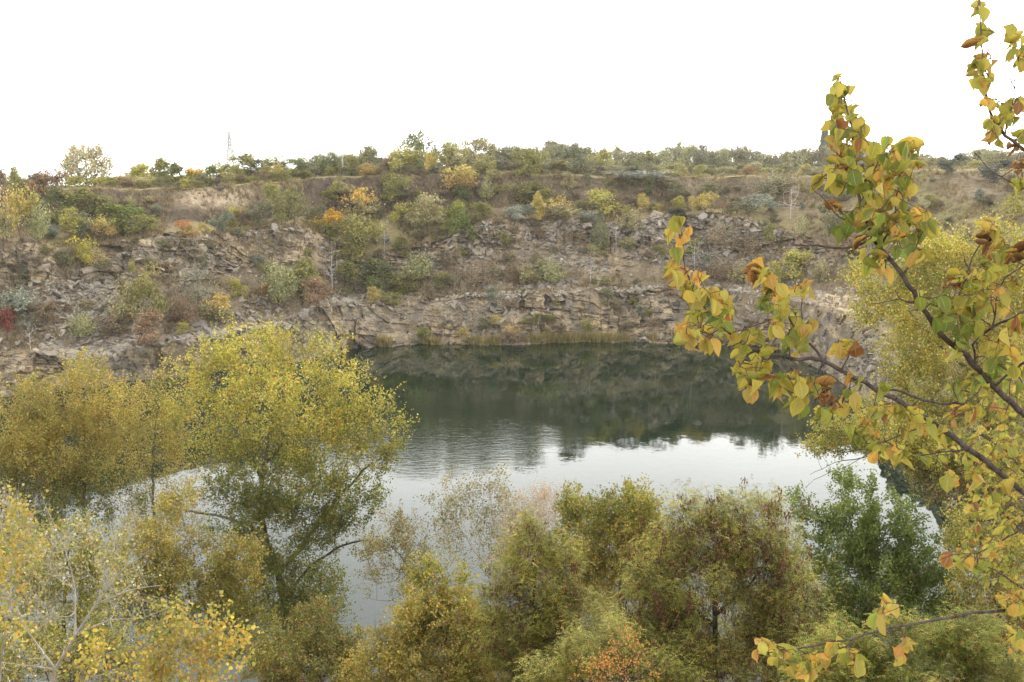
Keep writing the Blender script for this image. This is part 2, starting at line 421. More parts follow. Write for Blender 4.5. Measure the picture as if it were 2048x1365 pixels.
# near bank: from under the camera down to the near shore
nx, ny = 260, 150
xs = np.linspace(-150, 150, nx); ys = np.linspace(-25, 84, ny)
X, Y = np.meshgrid(xs, ys)
shY = 53 + np.clip(.05 * np.clip(X - 14, 0, 99) ** 2, 0, 20) + 1.5 * fbm(np.stack([X.ravel() / 14, X.ravel() * 0, X.ravel() * 0], 1), 3, 7).reshape(X.shape)
def bankz(x, y, sh):
    r = y / sh
    return np.interp(r, [-1, 0, .03, .18, .55, .83, 1.0, 1.1, 1.6], [28.6, 28.45, 28.2, 22.0, 9.5, 2.6, 0, -1.5, -3])
Z = bankz(X, Y, shY) + fbm(np.stack([X.ravel() / 5, Y.ravel() / 5, X.ravel() * 0], 1), 4, 9).reshape(X.shape) * .35 * (Y > 3)
VB = np.stack([X, Y, Z], -1).reshape(-1, 3)
ib = np.arange(nx * ny).reshape(ny, nx)
qb = np.stack([ib[:-1, :-1], ib[:-1, 1:], ib[1:, 1:], ib[1:, :-1]], -1).reshape(-1, 4)
nb = fbm(VB / 3., 4, 12)
bank = mk("near_bank", VB, qb, m_ground, smooth=True, attrs=dict(rock=.3 + .4 * nb, pale=np.zeros(len(VB)), dark=.3 - .3 * nb, grass=.45 + .4 * nb, green=.35 - .5 * nb))
bank['kind'] = 'structure'; bank['label'] = "steep overgrown earth bank running down to the near shore"; bank['category'] = "terrain"
def bank_z(x, y):
    sh = 53 + min(20, .05 * max(0, x - 14) ** 2)
    return float(bankz(x, y, sh))

wv = np.array([[-400, -5, 0], [400, -5, 0], [400, 260, 0], [-400, 260, 0]], float)
water = mk("lake_water", wv, np.array([[0, 1, 2, 3]]), m_water)
water['kind'] = 'structure'; water['label'] = "still dark green quarry lake mirroring the wall and the white sky"; water['category'] = "water"
# ------------------------------------------------------------------ plant building tools
def foliage_mat(name, obj_tint=False, trans=.38, gloss=.018):
    m, t, o_ = newmat(name)
    a = attr(t, 'col')
    c = a.outputs['Color']
    if obj_tint:
        oi = N(t, 'ShaderNodeObjectInfo')
        c = mix(t, 1.0, c, oi.outputs['Color'], 'MULTIPLY')
    d = N(t, 'ShaderNodeBsdfDiffuse'); L(t, c, d.inputs[0])
    tr = N(t, 'ShaderNodeBsdfTranslucent'); L(t, c, tr.inputs[0])
    g = N(t, 'ShaderNodeBsdfGlossy'); g.inputs['Roughness'].default_value = .42
    m1 = N(t, 'ShaderNodeMixShader'); m1.inputs[0].default_value = trans
    L(t, d.outputs[0], m1.inputs[1]); L(t, tr.outputs[0], m1.inputs[2])
    m2 = N(t, 'ShaderNodeMixShader'); m2.inputs[0].default_value = gloss
    L(t, m1.outputs[0], m2.inputs[1]); L(t, g.outputs[0], m2.inputs[2]); L(t, m2.outputs[0], o_.inputs[0])
    return m
def bark_mat(name, c1, c2, scale=6.):
    m, t, o_ = newmat(name)
    g = N(t, 'ShaderNodeNewGeometry')
    n = noise(t, mapping(t, g.outputs['Position'], (1, 1, .35)), scale, 6, .7)
    c = ramp(t, n, [(.35, c1), (.65, c2)])
    b = N(t, 'ShaderNodeBsdfPrincipled'); L(t, c, b.inputs['Base Color']); b.inputs['Roughness'].default_value = .85
    b.inputs['Specular IOR Level'].default_value = .25
    bp = N(t, 'ShaderNodeBump'); bp.inputs['Strength'].default_value = .6; bp.inputs['Distance'].default_value = .02
    L(t, n, bp.inputs['Height']); L(t, bp.outputs[0], b.inputs['Normal']); L(t, b.outputs[0], o_.inputs[0])
    return m
m_leaf = foliage_mat("autumn_leaves")
m_leafT = foliage_mat("shrub_leaves", True, .25, .0)
m_bark = bark_mat("grey_brown_bark", (.075, .062, .05), (.17, .15, .125))
m_barkpale = bark_mat("pale_poplar_bark", (.28, .25, .20), (.52, .49, .42))
m_barkdark = bark_mat("dark_bark", (.03, .024, .02), (.085, .065, .055))
m_barkwhite = bark_mat("bleached_wood", (.4, .38, .35), (.62, .6, .56))

def unit(a): return a / np.maximum(np.linalg.norm(a, axis=-1, keepdims=True), 1e-9)
def tubes(A, B, ra, rb, n=4):
    t = unit(B - A); up = np.where(np.abs(t[:, 2:3]) > .9, [[1., 0, 0]], [[0, 0, 1.]])
    s = unit(np.cross(t, up)); w = np.cross(t, s)
    ang = np.arange(n) / n * 2 * np.pi
    ring = s[:, None] * np.cos(ang)[None, :, None] + w[:, None] * np.sin(ang)[None, :, None]
    V = np.concatenate([A[:, None] + ring * ra[:, None, None], B[:, None] + ring * rb[:, None, None]], 1).reshape(-1, 3)
    b = (np.arange(len(A)) * 2 * n)[:, None, None]
    k = np.arange(n); q = np.stack([k, (k + 1) % n, (k + 1) % n + n, k + n], -1)[None]
    return V, (b + q).reshape(-1, 4)
class Skel:
    def __init__(s, cap=20000):
        s.P = np.zeros((cap, 3)); s.par = np.full(cap, -1); s.pl = np.zeros(cap); s.n = 0; s.minr = np.zeros(cap)
    def add(s, p, par, minr=0.):
        i = s.n; s.P[i] = p; s.par[i] = par; s.n += 1; s.minr[i] = minr
        s.pl[i] = 0 if par < 0 else s.pl[par] + np.linalg.norm(s.P[par] - p)
        return i
    def line(s, pts, par=-1, r0=0., r1=0., seg=.5, wob=.0, rs=None):
        """poly-line with explicit radii, subdivided"""
        pts = np.asarray(pts, float); last = par; tot = len(pts) - 1
        if par < 0: last = s.add(pts[0], -1, r0); st = 0
        else: pts = np.vstack([s.P[par], pts]); tot = len(pts) - 1
        for i in range(len(pts) - 1):
            n = max(1, int(np.ceil(np.linalg.norm(pts[i + 1] - pts[i]) / seg)))
            for k in range(1, n + 1):
                f = (i + k / n) / tot
                p = pts[i] + (pts[i + 1] - pts[i]) * k / n
                if k < n and wob and rs is not None: p = p + rs.normal(0, wob, 3)
                last = s.add(p, last, r0 + (r1 - r0) * f)
        return last
    def nearest(s, p): return int(np.argmin(((s.P[:s.n] - p) ** 2).sum(1)))
    def reach(s, targets, seg, rs, wpl=.25, down=.8, arch=.08, wob=.05, order=None):
        tips = []
        if order is None: order = np.argsort(((targets - s.P[:s.n].mean(0)) ** 2).sum(1))
        for ti in order:
            c = targets[ti]; P = s.P[:s.n]
            d = np.linalg.norm(P - c, axis=1)
            i = int(np.argmin(d + wpl * s.pl[:s.n] + down * np.maximum(0, P[:, 2] - c[2])))
            n = max(1, int(np.ceil(d[i] / seg))); a = s.P[i].copy(); last = i
            side = rs.normal(0, 1, 3) * wob * d[i]
            for k in range(1, n + 1):
                f = k / n; q = a + (c - a) * f
                q = q + np.sin(f * np.pi) * (side - np.array([0, 0, arch * d[i]])) * (k < n)
                last = s.add(q, last)
            tips.append(last)
        return tips
    def radii(s, tip=.006, ex=2.4, scale=None):
        n = s.n; r = np.zeros(n); hc = np.zeros(n, bool)
        for i in range(n - 1, 0, -1):
            p = s.par[i]
            if not hc[i]: r[i] += tip ** ex
            if p >= 0: r[p] += r[i]; hc[p] = True
        r = r ** (1 / ex)
        if scale: r = r * (scale / r[0])
        r = np.maximum(r, np.maximum(s.minr[:n], tip * .8))
        return r
    def mesh(s, r, n=4):
        i = np.arange(s.n); m = s.par[:s.n] >= 0; i = i[m]; p = s.par[i]
        ra = np.minimum(r[p], r[i] * 1.5 + .002)
        return tubes(s.P[p], s.P[i], ra, r[i], n)

LEAF4 = np.array([[0, 0, 0], [.45, .5, .06], [1, 0, 0], [.45, -.5, .06]])
LEAF6 = np.array([[0, 0, 0], [.22, .46, .07], [.58, .40, .05], [1, 0, -.04], [.58, -.40, .05], [.22, -.46, .07]])
def leaves(pos, size, rs, droop=.4, shape=LEAF4, aspect=.85, updir=None, flat=.5):
    n = len(pos); k = len(shape)
    a = rs.normal(0, 1, (n, 3)); a[:, 2] -= droop * 1.6
    if updir is not None: a = a * .7 + updir * 1.2
    a = unit(a)
    nn = rs.normal(0, 1, (n, 3)); nn[:, 2] += flat
    s = unit(np.cross(nn, a)); w = np.cross(a, s)
    size = np.broadcast_to(size, (n,))
    S = shape[None] * size[:, None, None]
    V = pos[:, None] + a[:, None] * S[..., 0:1] + s[:, None] * S[..., 1:2] * aspect + w[:, None] * S[..., 2:3]
    Fc = (np.arange(n) * k)[:, None] + np.arange(k)[None]
    return V.reshape(-1, 3), Fc
def pick(pal, n, rs, jit=.14):
    """pal: list of (weight, rgb linear)"""
    pal = [(p[0], np.array(p[1])) for p in pal]
    w = np.array([p[0] for p in pal], float); w /= w.sum()
    c = np.array([p[1] for p in pal])[rs.choice(len(pal), n, p=w)]
    return np.clip(c * (1 + rs.normal(0, jit, (n, 1))) * (1 + rs.normal(0, .05, (n, 3))), .004, .9)

# ------------------------------------------------------------------ shrub and small-tree shapes for the far side (unit height, unit width)
def cluster_crown(rs, kind):
    """returns leaf positions, and stem skeleton"""
    sk = Skel(4000)
    if kind in ('round', 'tree', 'low'):
        h0 = {'round': .12, 'tree': .2, 'low': .05}[kind]
        nl = {'round': 9, 'tree': 11, 'low': 9}[kind]
        C = []
        for i in range(nl):
            a = rs.uniform(0, 2 * np.pi); q = rs.uniform(.08, .34) if i else 0
            C.append([q * np.cos(a), q * np.sin(a), rs.uniform(h0 + .1, .86) if i else .78])
        C = np.array(C); R = rs.uniform(.11, .21, nl)
        R = np.minimum(R, .5 - np.hypot(C[:, 0], C[:, 1]) * .9); R = np.maximum(R, .09)
        nc = 150; ci = rs.choice(nl, nc, p=R ** 2 / (R ** 2).sum())
        d = unit(rs.normal(0, 1, (nc, 3))) * (rs.uniform(.25, 1.0, (nc, 1)) ** .5)
        T = C[ci] + d * R[ci, None]; T[:, 2] = np.clip(T[:, 2], h0 * .8, 1.)
        T[:, 2] -= .10 * np.hypot(T[:, 0], T[:, 1])
        base = [0, 0, 0]
        if kind == 'tree': sk.line([[0, 0, -.05], [.01, .0, h0]], seg=.08)
        else:
            sk.add(np.array([0, 0, -.05]), -1)
        tips = sk.reach(T, .09, rs, .15, .8, .0, .08)
        per = 20; sd = .042
        pos = np.repeat(T, per, 0) + rs.normal(0, sd, (nc * per, 3)) * rs.uniform(.5, 1.4, (nc * per, 1))
        dens = fbm(pos * 5 + rs.uniform(0, 50), 2, 5)
        pos = pos[dens > -.32]
    elif kind == 'spray':                      # upright, twiggy, thin-leaved
        nc = 80; a = rs.uniform(0, 2 * np.pi, nc); q = .48 * rs.uniform(0, 1, nc) ** .6
        z = rs.uniform(.45, 1, nc) * (1 - .55 * (q / .5) ** 2)
        T = np.stack([q * np.cos(a), q * np.sin(a), z], 1)
        sk.add(np.array([0, 0, -.05]), -1)
        for b in range(7):
            aa = rs.uniform(0, 6.28); sk.line([[.03 * np.cos(aa), .03 * np.sin(aa), 0.05]], par=0, seg=.1)
        sk.reach(T, .08, rs, .05, 1.0, .03, .04)
        f = rs.uniform(.25, 1, (nc * 26, 1)); root = np.array([[0, 0, .05]])
        pos = root + (np.repeat(T, 26, 0) - root) * np.concatenate([f, f, f ** .8], 1) + rs.normal(0, .03, (nc * 26, 3))
    elif kind in ('sparse', 'bare'):
        nc = 60; a = rs.uniform(0, 2 * np.pi, nc); q = .42 * rs.uniform(0, 1, nc) ** .6
        z = rs.uniform(.3, 1, nc) * (1 - .3 * (q / .5) ** 2)
        T = np.stack([q * np.cos(a), q * np.sin(a), z], 1)
        sk.line([[0, 0, -.05], [.01, .02, .45], [.0, 0, .9]], seg=.08, wob=.006, rs=rs)
        sk.reach(T, .08, rs, .1, 1.4, .04, .05)
        per = 10 if kind == 'sparse' else 0
        pos = np.repeat(T, max(per, 1), 0)[:nc * per] + rs.normal(0, .045, (nc * per, 3))
    elif kind == 'cone':                       # columnar: juniper, lombardy poplar
        n = 9000; z = rs.uniform(.04, 1, n); q = .5 * np.minimum(1, (z / .18)) ** .6 * np.clip(1 - ((z - .25) / .78).clip(0) ** 1.7, .04, 1)
        a = rs.uniform(0, 6.28, n); lump = 1 + .3 * vnoise(np.stack([2 * np.cos(a), 2 * np.sin(a), z * 12], 1) + rs.uniform(0, 9), 4)
        rr = q * lump * rs.uniform(.3, 1, n) ** .5
        pos = np.stack([rr * np.cos(a), rr * np.sin(a), z], 1)
        sk.line([[0, 0, -.05], [0, 0, .95]], seg=.1)
    return pos, sk
TPL = {}
def template(kind, var, top=None):
    key = (kind, var, top)
    if key in TPL: return TPL[key]
    rs = np.random.RandomState(hash_name(kind) + var * 31)
    pos, sk = cluster_crown(rs, kind)
    n = len(pos)
    crown = None
    if n:
        sz = {'cone': .055}.get(kind, .042) * rs.uniform(.6, 1.35, n)
        V, Fc = leaves(pos, sz, rs, .2, LEAF4, .8)
        col = np.ones((n, 3)) * (1 + rs.normal(0, .16, (n, 1)))
        cl = fbm(pos * 3.2 + 7 * var, 2, 9)[:, None]
        col = col * (1 + .35 * cl) * np.array([[1 + .0, 1, 1]])
        hue = rs.uniform(0, 1, (n, 1))
        col = np.where(hue > .86, col * [[1.35, 1.05, .7]], col); col = np.where(hue < .15, col * [[.75, .95, .8]], col)
        if top is not None:                    # tips already turned another colour
            f = sstep(.5, .85, pos[:, 2] + .25 * cl[:, 0])[:, None]
            col = col * (1 - f) + col * np.array([top]) * f
        col = np.clip(col, .1, 3.5)
        crown = mk("crown", V, Fc, m_leafT, attrs=dict(col=np.repeat(col, 4, 0)), link=False)
    r = sk.radii(.0032, 2.3)
    V, Fc = sk.mesh(r, 3)
    stem = mk("stem", V, Fc, m_bark, link=False)
    TPL[key] = (crown, stem)
    return TPL[key]
def hash_name(s): return sum((i + 1) * ord(c) for i, c in enumerate(s)) % 9973

_rs = np.random.RandomState(5)
def soft(rgb):  # greys and lightens far leaf colours: haze painted into the tint
    g = sum(rgb) / 3
    return tuple((c * .80 + g * .20) * 1.36 for c in rgb)
def plant(u, vb, w, h, kind, rgb, label, cat='shrub', name='shrub', group=None, D=None, top=None, z=None, bark=None, sink=.1):
    """a far plant: base seen at (u, vb), w x h photograph pixels"""
    if D is None:
        p, j, i = ground(u, vb); p = p.copy(); Dd = p[1]
        for k in range(1, 9):
            if GP[max(j - k, 0), i][1] > Dd + 1.5: break
    else:
        p = at(u, vb, D); Dd = D
        if z is not None: p[2] = z
    sc = Dd / F / .99
    o = empty(name, (p[0], p[1], p[2] - sink), label, cat, group, _rs.uniform(0, 6.28))
    var = int(_rs.randint(0, 4))
    crown, stem = template(kind, var, top)
    W, H = w * sc * 1.06, h * sc * 1.05 + sink
    for src in (crown, stem):
        if src is None: continue
        c = src.copy(); scene.collection.objects.link(c); c.parent = o
        c.name = ('crown' if src is crown else 'trunk' if cat == 'tree' else 'stem')
        c.scale = (W * 1.28, W * 1.28, H * 1.1)
        if src is crown: c.color = (*soft(rgb if Dd < 222 else tuple(.75 * q_ + .25 * .24 for q_ in rgb)), 1)  # crowns farther off paled towards grey, distance haze put into their colour
        elif bark is not None:
            c.data = c.data.copy(); c.data.materials.clear(); c.data.materials.append(bark)
    return o

# palette (base colours)
PY = (.42, .33, .07); OL = (.21, .20, .055); PO = (.31, .27, .12); DG = (.12, .135, .05); GR = (.16, .19, .045)
BG = (.20, .19, .065); OR = (.37, .25, .08); RD = (.25, .16, .095); GG = (.17, .185, .135); SV = (.25, .27, .22)
BY = (.40, .31, .08); BR = (.23, .165, .10); DR = (.21, .06, .045); PG = (.30, .30, .13); YG = (.33, .30, .06); LB = (.185, .18, .095)
ytop = (1.55, 1.25, .8)
SHRUBS = [
 # u, v base, w, h, kind, colour, label, top
 (14, 482, 55, 100, 'spray', PO, "tall olive yellow poplar thicket at the far end of the rock shelf", ytop),
 (48, 480, 50, 92, 'round', PY, "dull yellow rounded bush beside the tall poplar thicket on the shelf", None),
 (84, 484, 44, 92, 'spray', PG, "pale green wispy bush with thin pale stems above the stacked rock slabs", None),
 (112, 440, 42, 60, 'round', DG, "dark green dense bush above the rock shelf below the plateau gap", None),
 (96, 398, 60, 52, 'round', RD, "reddish brown bush near the rim below the large rim tree", None),
 (78, 384, 36, 36, 'round', GG, "grey green bush sticking up over the rim by the large tree", None),
 (44, 392, 40, 28, 'round', OL, "olive bush on the rim between the grassy knoll and the grey green bush", None),
 (72, 396, 30, 30, 'round', OR, "small orange topped bush in front of the grey green rim bush", None),
 (158, 445, 95, 62, 'low', OL, "broad olive bush highest of the green patch on the soil scarp", None),
 (205, 455, 95, 56, 'low', BG, "broad green bush in the middle of the scarp patch", None),
 (252, 464, 90, 50, 'low', GR, "spreading green bush at the lower edge of the scarp patch", None),
 (292, 472, 60, 38, 'low', OL, "low olive bush ending the green patch on the scarp", None),
 (145, 472, 50, 50, 'round', YG, "yellow green bush between the dark green bush and the grey blue bush", None),
 (168, 476, 42, 44, 'round', GG, "grey blue rounded bush beside the orange bush on the shelf", None),
 (203, 480, 54, 42, 'sparse', OR, "orange yellow open bush on the shelf beside the grey blue bush", (1.1, 1.3, 1.)),
 (203, 478, 40, 34, 'round', OR, "dense orange bush tucked against the grey blue bush on the shelf", (1.1, 1.35, 1.)),
 (241, 468, 34, 26, 'round', GR, "small fresh green bush at the shelf edge behind the rock lip", None),
 (100, 480, 60, 26, 'low', GG, "low grey brown scrub on the shelf under the pale green bush", None),
 (369, 469, 52, 24, 'low', OR, "flat orange red bush on the crest of the grey outcrop", (1.2, .85, .8)),
 (407, 467, 22, 18, 'round', PY, "small pale yellow bush next to the flat orange red one", None),
 (450, 468, 46, 38, 'round', GG, "round silvery grey bush on the outcrop crest", None),
 (470, 474, 30, 16, 'low', LB, "dark grey bush spilling over the crest beside the silvery one", None),
 (462, 452, 40, 38, 'round', YG, "yellow green bush behind the silvery grey one", None),
 (484, 456, 40, 34, 'round', RD, "rusty orange bush behind the crest under the pale scarp", (1.6, 1.2, .7)),
 (520, 452, 60, 44, 'round', LB, "grey green bush at the foot of the pale scarp", None),
 (548, 440, 46, 62, 'tree', OL, "olive tree standing against the brown scarp", None),
 (592, 448, 66, 62, 'tree', BG, "wider olive green tree beside the one against the brown scarp", None),
 (635, 448, 40, 35, 'low', LB, "grey green bush on the back of the mound", None),
 (658, 486, 64, 58, 'round', OL, "round green bush with orange yellow top beside the earth mound", (2.0, 1.3, .6)),
 (168, 534, 50, 58, 'sparse', YG, "bright lime yellow open bush growing on the rocky drop", (1.5, 1.4, .6)),
 (170, 532, 40, 44, 'low', (.40, .35, .04), "dense lime yellow bush at the foot of the open lime one", None),
 (205, 530, 34, 24, 'sparse', BY, "drooping golden twig bush beside the lime yellow bush", None),
 (126, 532, 38, 28, 'round', LB, "dull grey green bush beside the flat slabs", None),
 (268, 548, 16, 32, 'spray', YG, "narrow yellow green sapling on the brown slope", None),
 (303, 540, 28, 26, 'round', LB, "small grey green bush under the stacked outcrop", None),
 (308, 562, 34, 32, 'sparse', BY, "thin golden sapling below the small grey green bush", None),
 (255, 645, 70, 88, 'spray', PO, "tall pale olive bush on the stony slope beside the scree", None),
 (292, 655, 66, 98, 'round', OL, "tall olive bush joined to the pale one on the stony slope", (1.3, 1.2, 1.2)),
 (310, 682, 80, 60, 'low', RD, "reddish brown low bush at the foot of the tall olive one", None),
 (225, 672, 60, 40, 'low', BR, "brown scrub at the edge of the scree", None),
 (365, 650, 52, 60, 'spray', RD, "rusty pink upright bush above the rubble bench", None),
 (365, 668, 30, 22, 'low', YG, "low yellow green tuft at the edge of the rubble bench", None),
 (436, 650, 68, 54, 'round', PO, "olive bush with yellow crown next to the rubble bench", ytop),
 (396, 622, 60, 78, 'sparse', GG, "thin grey twiggy birch above the rubble bench", None),
 (475, 592, 36, 36, 'round', YG, "small yellow green bush on the rocky gully side", None),
 (531, 590, 32, 20, 'low', (.36, .14, .05), "small orange red patch of scrub on the slope below the outcrop", None),
 (560, 612, 74, 92, 'spray', PG, "pale green tall bush in the thicket by the dead birch", None),
 (600, 612, 84, 84, 'round', OL, "olive green wide bush in the thicket by the dead birch", None),
 (632, 616, 70, 56, 'low', RD, "reddish brown bush in front of the thicket by the dead birch", None),
 (535, 548, 36, 30, 'spray', OL, "small olive bush halfway up the gravelly outcrop", None),
 (36, 626, 78, 52, 'spray', SV, "grey green willow bush spreading over the rocky slope", None),
 (12, 676, 40, 54, 'round', DR, "dark red bush on the bank", None),
 (56, 665, 40, 40, 'sparse', GG, "sparse pale twig bush between the dark red bush and the scree", None),
 (88, 648, 44, 42, 'low', BR, "brownish bush above the scree", None),
 (168, 674, 56, 52, 'spray', PG, "pale lime bush standing in the scree", None),
 (727, 456, 74, 66, 'tree', PO, "beige tree with a yellow crown in front of the brown scarp", (1.6, 1.25, .7)),
 (792, 412, 56, 56, 'tree', OL, "round olive tree just under the rim beside the brown scarp", None),
 (806, 452, 48, 40, 'round', YG, "yellow green bush below the round olive tree", None),
 (712, 478, 44, 30, 'low', LB, "dull green bush under the yellow crowned tree", None),
 (722, 540, 86, 96, 'tree', OL, "large olive tree in the gully beside the mound", (1.25, 1.15, 1.1)),
 (700, 590, 70, 60, 'low', BG, "dark olive bush low in the gully by the birch", None),
 (750, 588, 84, 66, 'low', DG, "dark green bush mass at the bottom of the gully", None),
 (800, 585, 60, 38, 'low', OL, "olive bush on the bench at the gully mouth", None),
 (748, 607, 34, 30, 'round', BY, "yellow brown bush on the bench edge at the gully mouth", None),
 (782, 612, 34, 26, 'low', OL, "small green bush hanging over the bench edge near the grey cliff", None),
 (798, 512, 38, 32, 'low', OL, "olive bush on the earthy slope", None),
 (855, 462, 70, 64, 'tree', PO, "pale olive spreading tree halfway down the slope", None),
 (830, 470, 60, 40, 'low', PO, "pale low bush under the spreading tree", None),
 (922, 500, 52, 72, 'round', GR, "fresh green dense bush in front of the long ledge", None),
 (925, 388, 72, 48, 'tree', OR, "bright orange yellow tree just under the rim", (1.15, 1.3, 1.)),
 (925, 412, 56, 34, 'low', DG, "dark green bush beneath the bright orange tree", None),
 (972, 400, 32, 40, 'spray', PG, "pale green bush beside the bright orange tree", None),
 (908, 448, 46, 40, 'round', (.26, .27, .05), "yellow green bush below the bright orange tree", None),
 (965, 438, 66, 28, 'low', OL, "low olive bush on the knoll above the ledge", None),
 (1028, 444, 44, 28, 'round', SV, "silvery bush at the end of the upper shelf", None),
 (1076, 437, 22, 44, 'cone', PY, "slim yellow bush on the upper shelf between the silvery and the pale bushes", None),
 (1122, 436, 82, 38, 'spray', PO, "wide pale yellow bush on the upper shelf", ytop),
 (1204, 432, 62, 44, 'tree', YG, "yellow green open tree on the upper shelf", None),
 (1046, 402, 74, 34, 'low', BG, "green bush on the middle of the upper slope", None),
 (1096, 405, 60, 26, 'low', OL, "low olive bush behind the wide pale yellow one", None),
 (1201, 498, 26, 62, 'cone', LB, "dark blue green juniper like bush on the ledge", None),
 (1180, 445, 34, 22, 'low', SV, "pale silver bush under the yellow green open tree", None),
 (1262, 462, 54, 46, 'spray', PO, "pale khaki bush at the edge of the boulder slope", None),
 (1288, 422, 26, 30, 'round', PY, "small yellow bush on the shelf above the boulder slope", None),
 (1252, 432, 16, 18, 'round', YG, "tiny yellow green bush beside the pale khaki one", None),
 (1317, 424, 20, 16, 'round', BY, "tiny orange yellow bush on the shelf", None),
 (1357, 418, 30, 22, 'round', YG, "lime bush on the shelf beside the tiny orange yellow one", None),
 (1388, 422, 24, 24, 'round', PY, "yellow bush, narrower of the pair on the shelf", None),
 (1412, 426, 42, 32, 'round', PY, "yellow bush, wider of the pair on the shelf", None),
 (1445, 422, 18, 18, 'sparse', RD, "small brown orange bush at the end of the yellow pair", None),
 (1350, 434, 66, 14, 'low', (.05, .06, .05), "very dark flat juniper on the shelf edge", None),
 (1478, 428, 46, 22, 'low', LB, "grey green low bush at the end of the shelf", None),
 (1524, 428, 56, 34, 'round', SV, "silver leaved bush on the slope behind the outcrop end", None),
 (1545, 398, 80, 58, 'spray', (.23, .21, .12), "large khaki bush reaching up to the rim", None),
 (1585, 562, 76, 62, 'round', YG, "lime green dome shaped bush on the lower bench", None),
 (1640, 562, 42, 46, 'spray', PO, "pale olive bush beside the lime dome shaped one", None),
 (1602, 480, 26, 46, 'sparse', PG, "thin pale green sapling behind the outcrop end", None),
 (1495, 355, 26, 20, 'round', (.36, .2, .07), "small orange bush on the rim grass", None),
 (1285, 360, 110, 16, 'low', SV, "long low silver green scrub along the rim path", None),
 (1235, 345, 40, 22, 'round', LB, "grey bush on the rim path", None),
 (1905, 347, 50, 34, 'round', (.12, .125, .105), "dark blue grey round bush on the grassy rim slope", None),
 (2000, 366, 64, 42, 'round', (.11, .115, .10), "large blue grey bush near the upper bare twig", None),
 (2025, 438, 46, 42, 'round', YG, "yellow green round bush on the grassy slope", None),
 (1860, 415, 40, 22, 'low', OL, "low olive bush halfway down the grassy slope", None),
 (1780, 405, 50, 30, 'low', LB, "grey scrub bush on the grassy slope behind the leafy branch", None),
 (1420, 392, 54, 26, 'low', LB, "dull green bush under the rim above the yellow pair", None),
 (1345, 388, 56, 24, 'low', LB, "dull green bush under the rim above the lime one", None),
 (1300, 386, 30, 26, 'low', DG, "small dark bush under the rim", None),
 (1150, 345, 54, 42, 'tree', DG, "dark green tree standing alone on the rim path", None),
 (1062, 362, 60, 56, 'tree', OL, "olive tree leaning on the rim edge", None),
 (860, 350, 26, 40, 'round', PY, "small yellow tree on the rim edge", None),
 (838, 560, 58, 56, 'spray', PG, "pale green bush on the slope over the slabs", None),
 (880, 575, 40, 30, 'low', OL, "low green bush under the overhanging slab", None),
 (965, 580, 62, 50, 'sparse', BR, "brown leafless looking thicket above the bench", None),
 (912, 572, 30, 74, 'sparse', BR, "slender brown sapling in front of the slabs", None),
 (1052, 570, 64, 36, 'round', PO, "pale yellow bush above the boulder row", None),
 (1105, 568, 60, 52, 'spray', PG, "pale olive bush with upright stems above the boulder row", None),
 (1020, 560, 40, 30, 'low', BR, "small brown bush by the dark rock slot", None),
 (1050, 598, 18, 18, 'round', DG, "tiny dark green bush among the boulders of the bench", None),
 (993, 655, 30, 22, 'low', BY, "bright yellow low bush on the cliff near the water", None),
 (925, 690, 34, 30, 'low', BY, "orange yellow shore bush beside the dark cliff foot", None),
 (1022, 690, 54, 36, 'spray', BR, "straw coloured brown shore bush", (1.6, 1.5, .9)),
 (845, 694, 44, 34, 'low', OL, "olive shore bush at the foot of the grey cliff", None),
 (1440, 560, 50, 44, 'spray', BR, "brownish bush on the bench behind the hanging leaves", None),
 (1480, 565, 46, 40, 'spray', PO, "pale khaki bush near the white stones of the bench", None),
 (1440, 500, 60, 50, 'spray', (.26, .2, .13), "dry straw brown bush on the boulder slope", None),
 (1500, 510, 50, 40, 'spray', BR, "dry brown bush below the reddish slab", None),
 (1405, 545, 40, 36, 'sparse', GG, "grey twiggy sapling on the boulder slope", None),
 (1350, 585, 50, 22, 'low', BR, "low brown scrub at the bench edge", None),
 (1660, 470, 50, 60, 'round', LB, "grey green bush behind the outcrop beside the bare spur branch", None),
 (1700, 520, 60, 50, 'low', BR, "brown bush on the slope behind the spur branch", None),
 (775, 352, 36, 30, 'low', BR, "brown grey bush at the rim edge by the bare trees", None),
 (674, 388, 30, 30, 'spray', YG, "yellow green bush on the scarp top near the short pole", None),
 (436, 380, 22, 26, 'low', (.13, .11, .095), "dark grey brown bush on the rim under the lattice pylon", None),
]
for s in SHRUBS:
    u, vb, w, h, kind, rgb, lab, top = s
    tree = ' tree' in lab or 'sapling' in lab or 'birch' in lab and 'by the' not in lab and kind != 'low'
    tree = (' tree ' in lab + ' ' and kind in ('tree', 'round')) or kind == 'tree'
    rgb = tuple(np.array(rgb))
    plant(u, vb + 3, w, h + 3, kind, rgb, lab, 'tree' if tree else 'shrub', 'small_tree' if tree else 'shrub', top=top)
for u, vb, w, h, lab in [(665, 585, 34, 92, "dead white birch with bare trunk by the mound foot"), (768, 505, 30, 60, "dead grey sapling standing on the earthy slope"),
     (1234, 490, 36, 44, "bleached leaning dead sapling beside the juniper like bush"), (1182, 570, 26, 60, "thin pale bare birch over the boulder row"),
     (1580, 440, 40, 60, "bare pale sapling behind the outcrop end"), (1390, 540, 40, 60, "bare grey sapling on the boulder slope"),
     (52, 705, 26, 60, "bare grey snag on the bank above the rock ledges")]:
    plant(u, vb, w, h, 'bare', (1, 1, 1), lab, 'dead tree', 'dead_tree', bark=m_barkwhite)

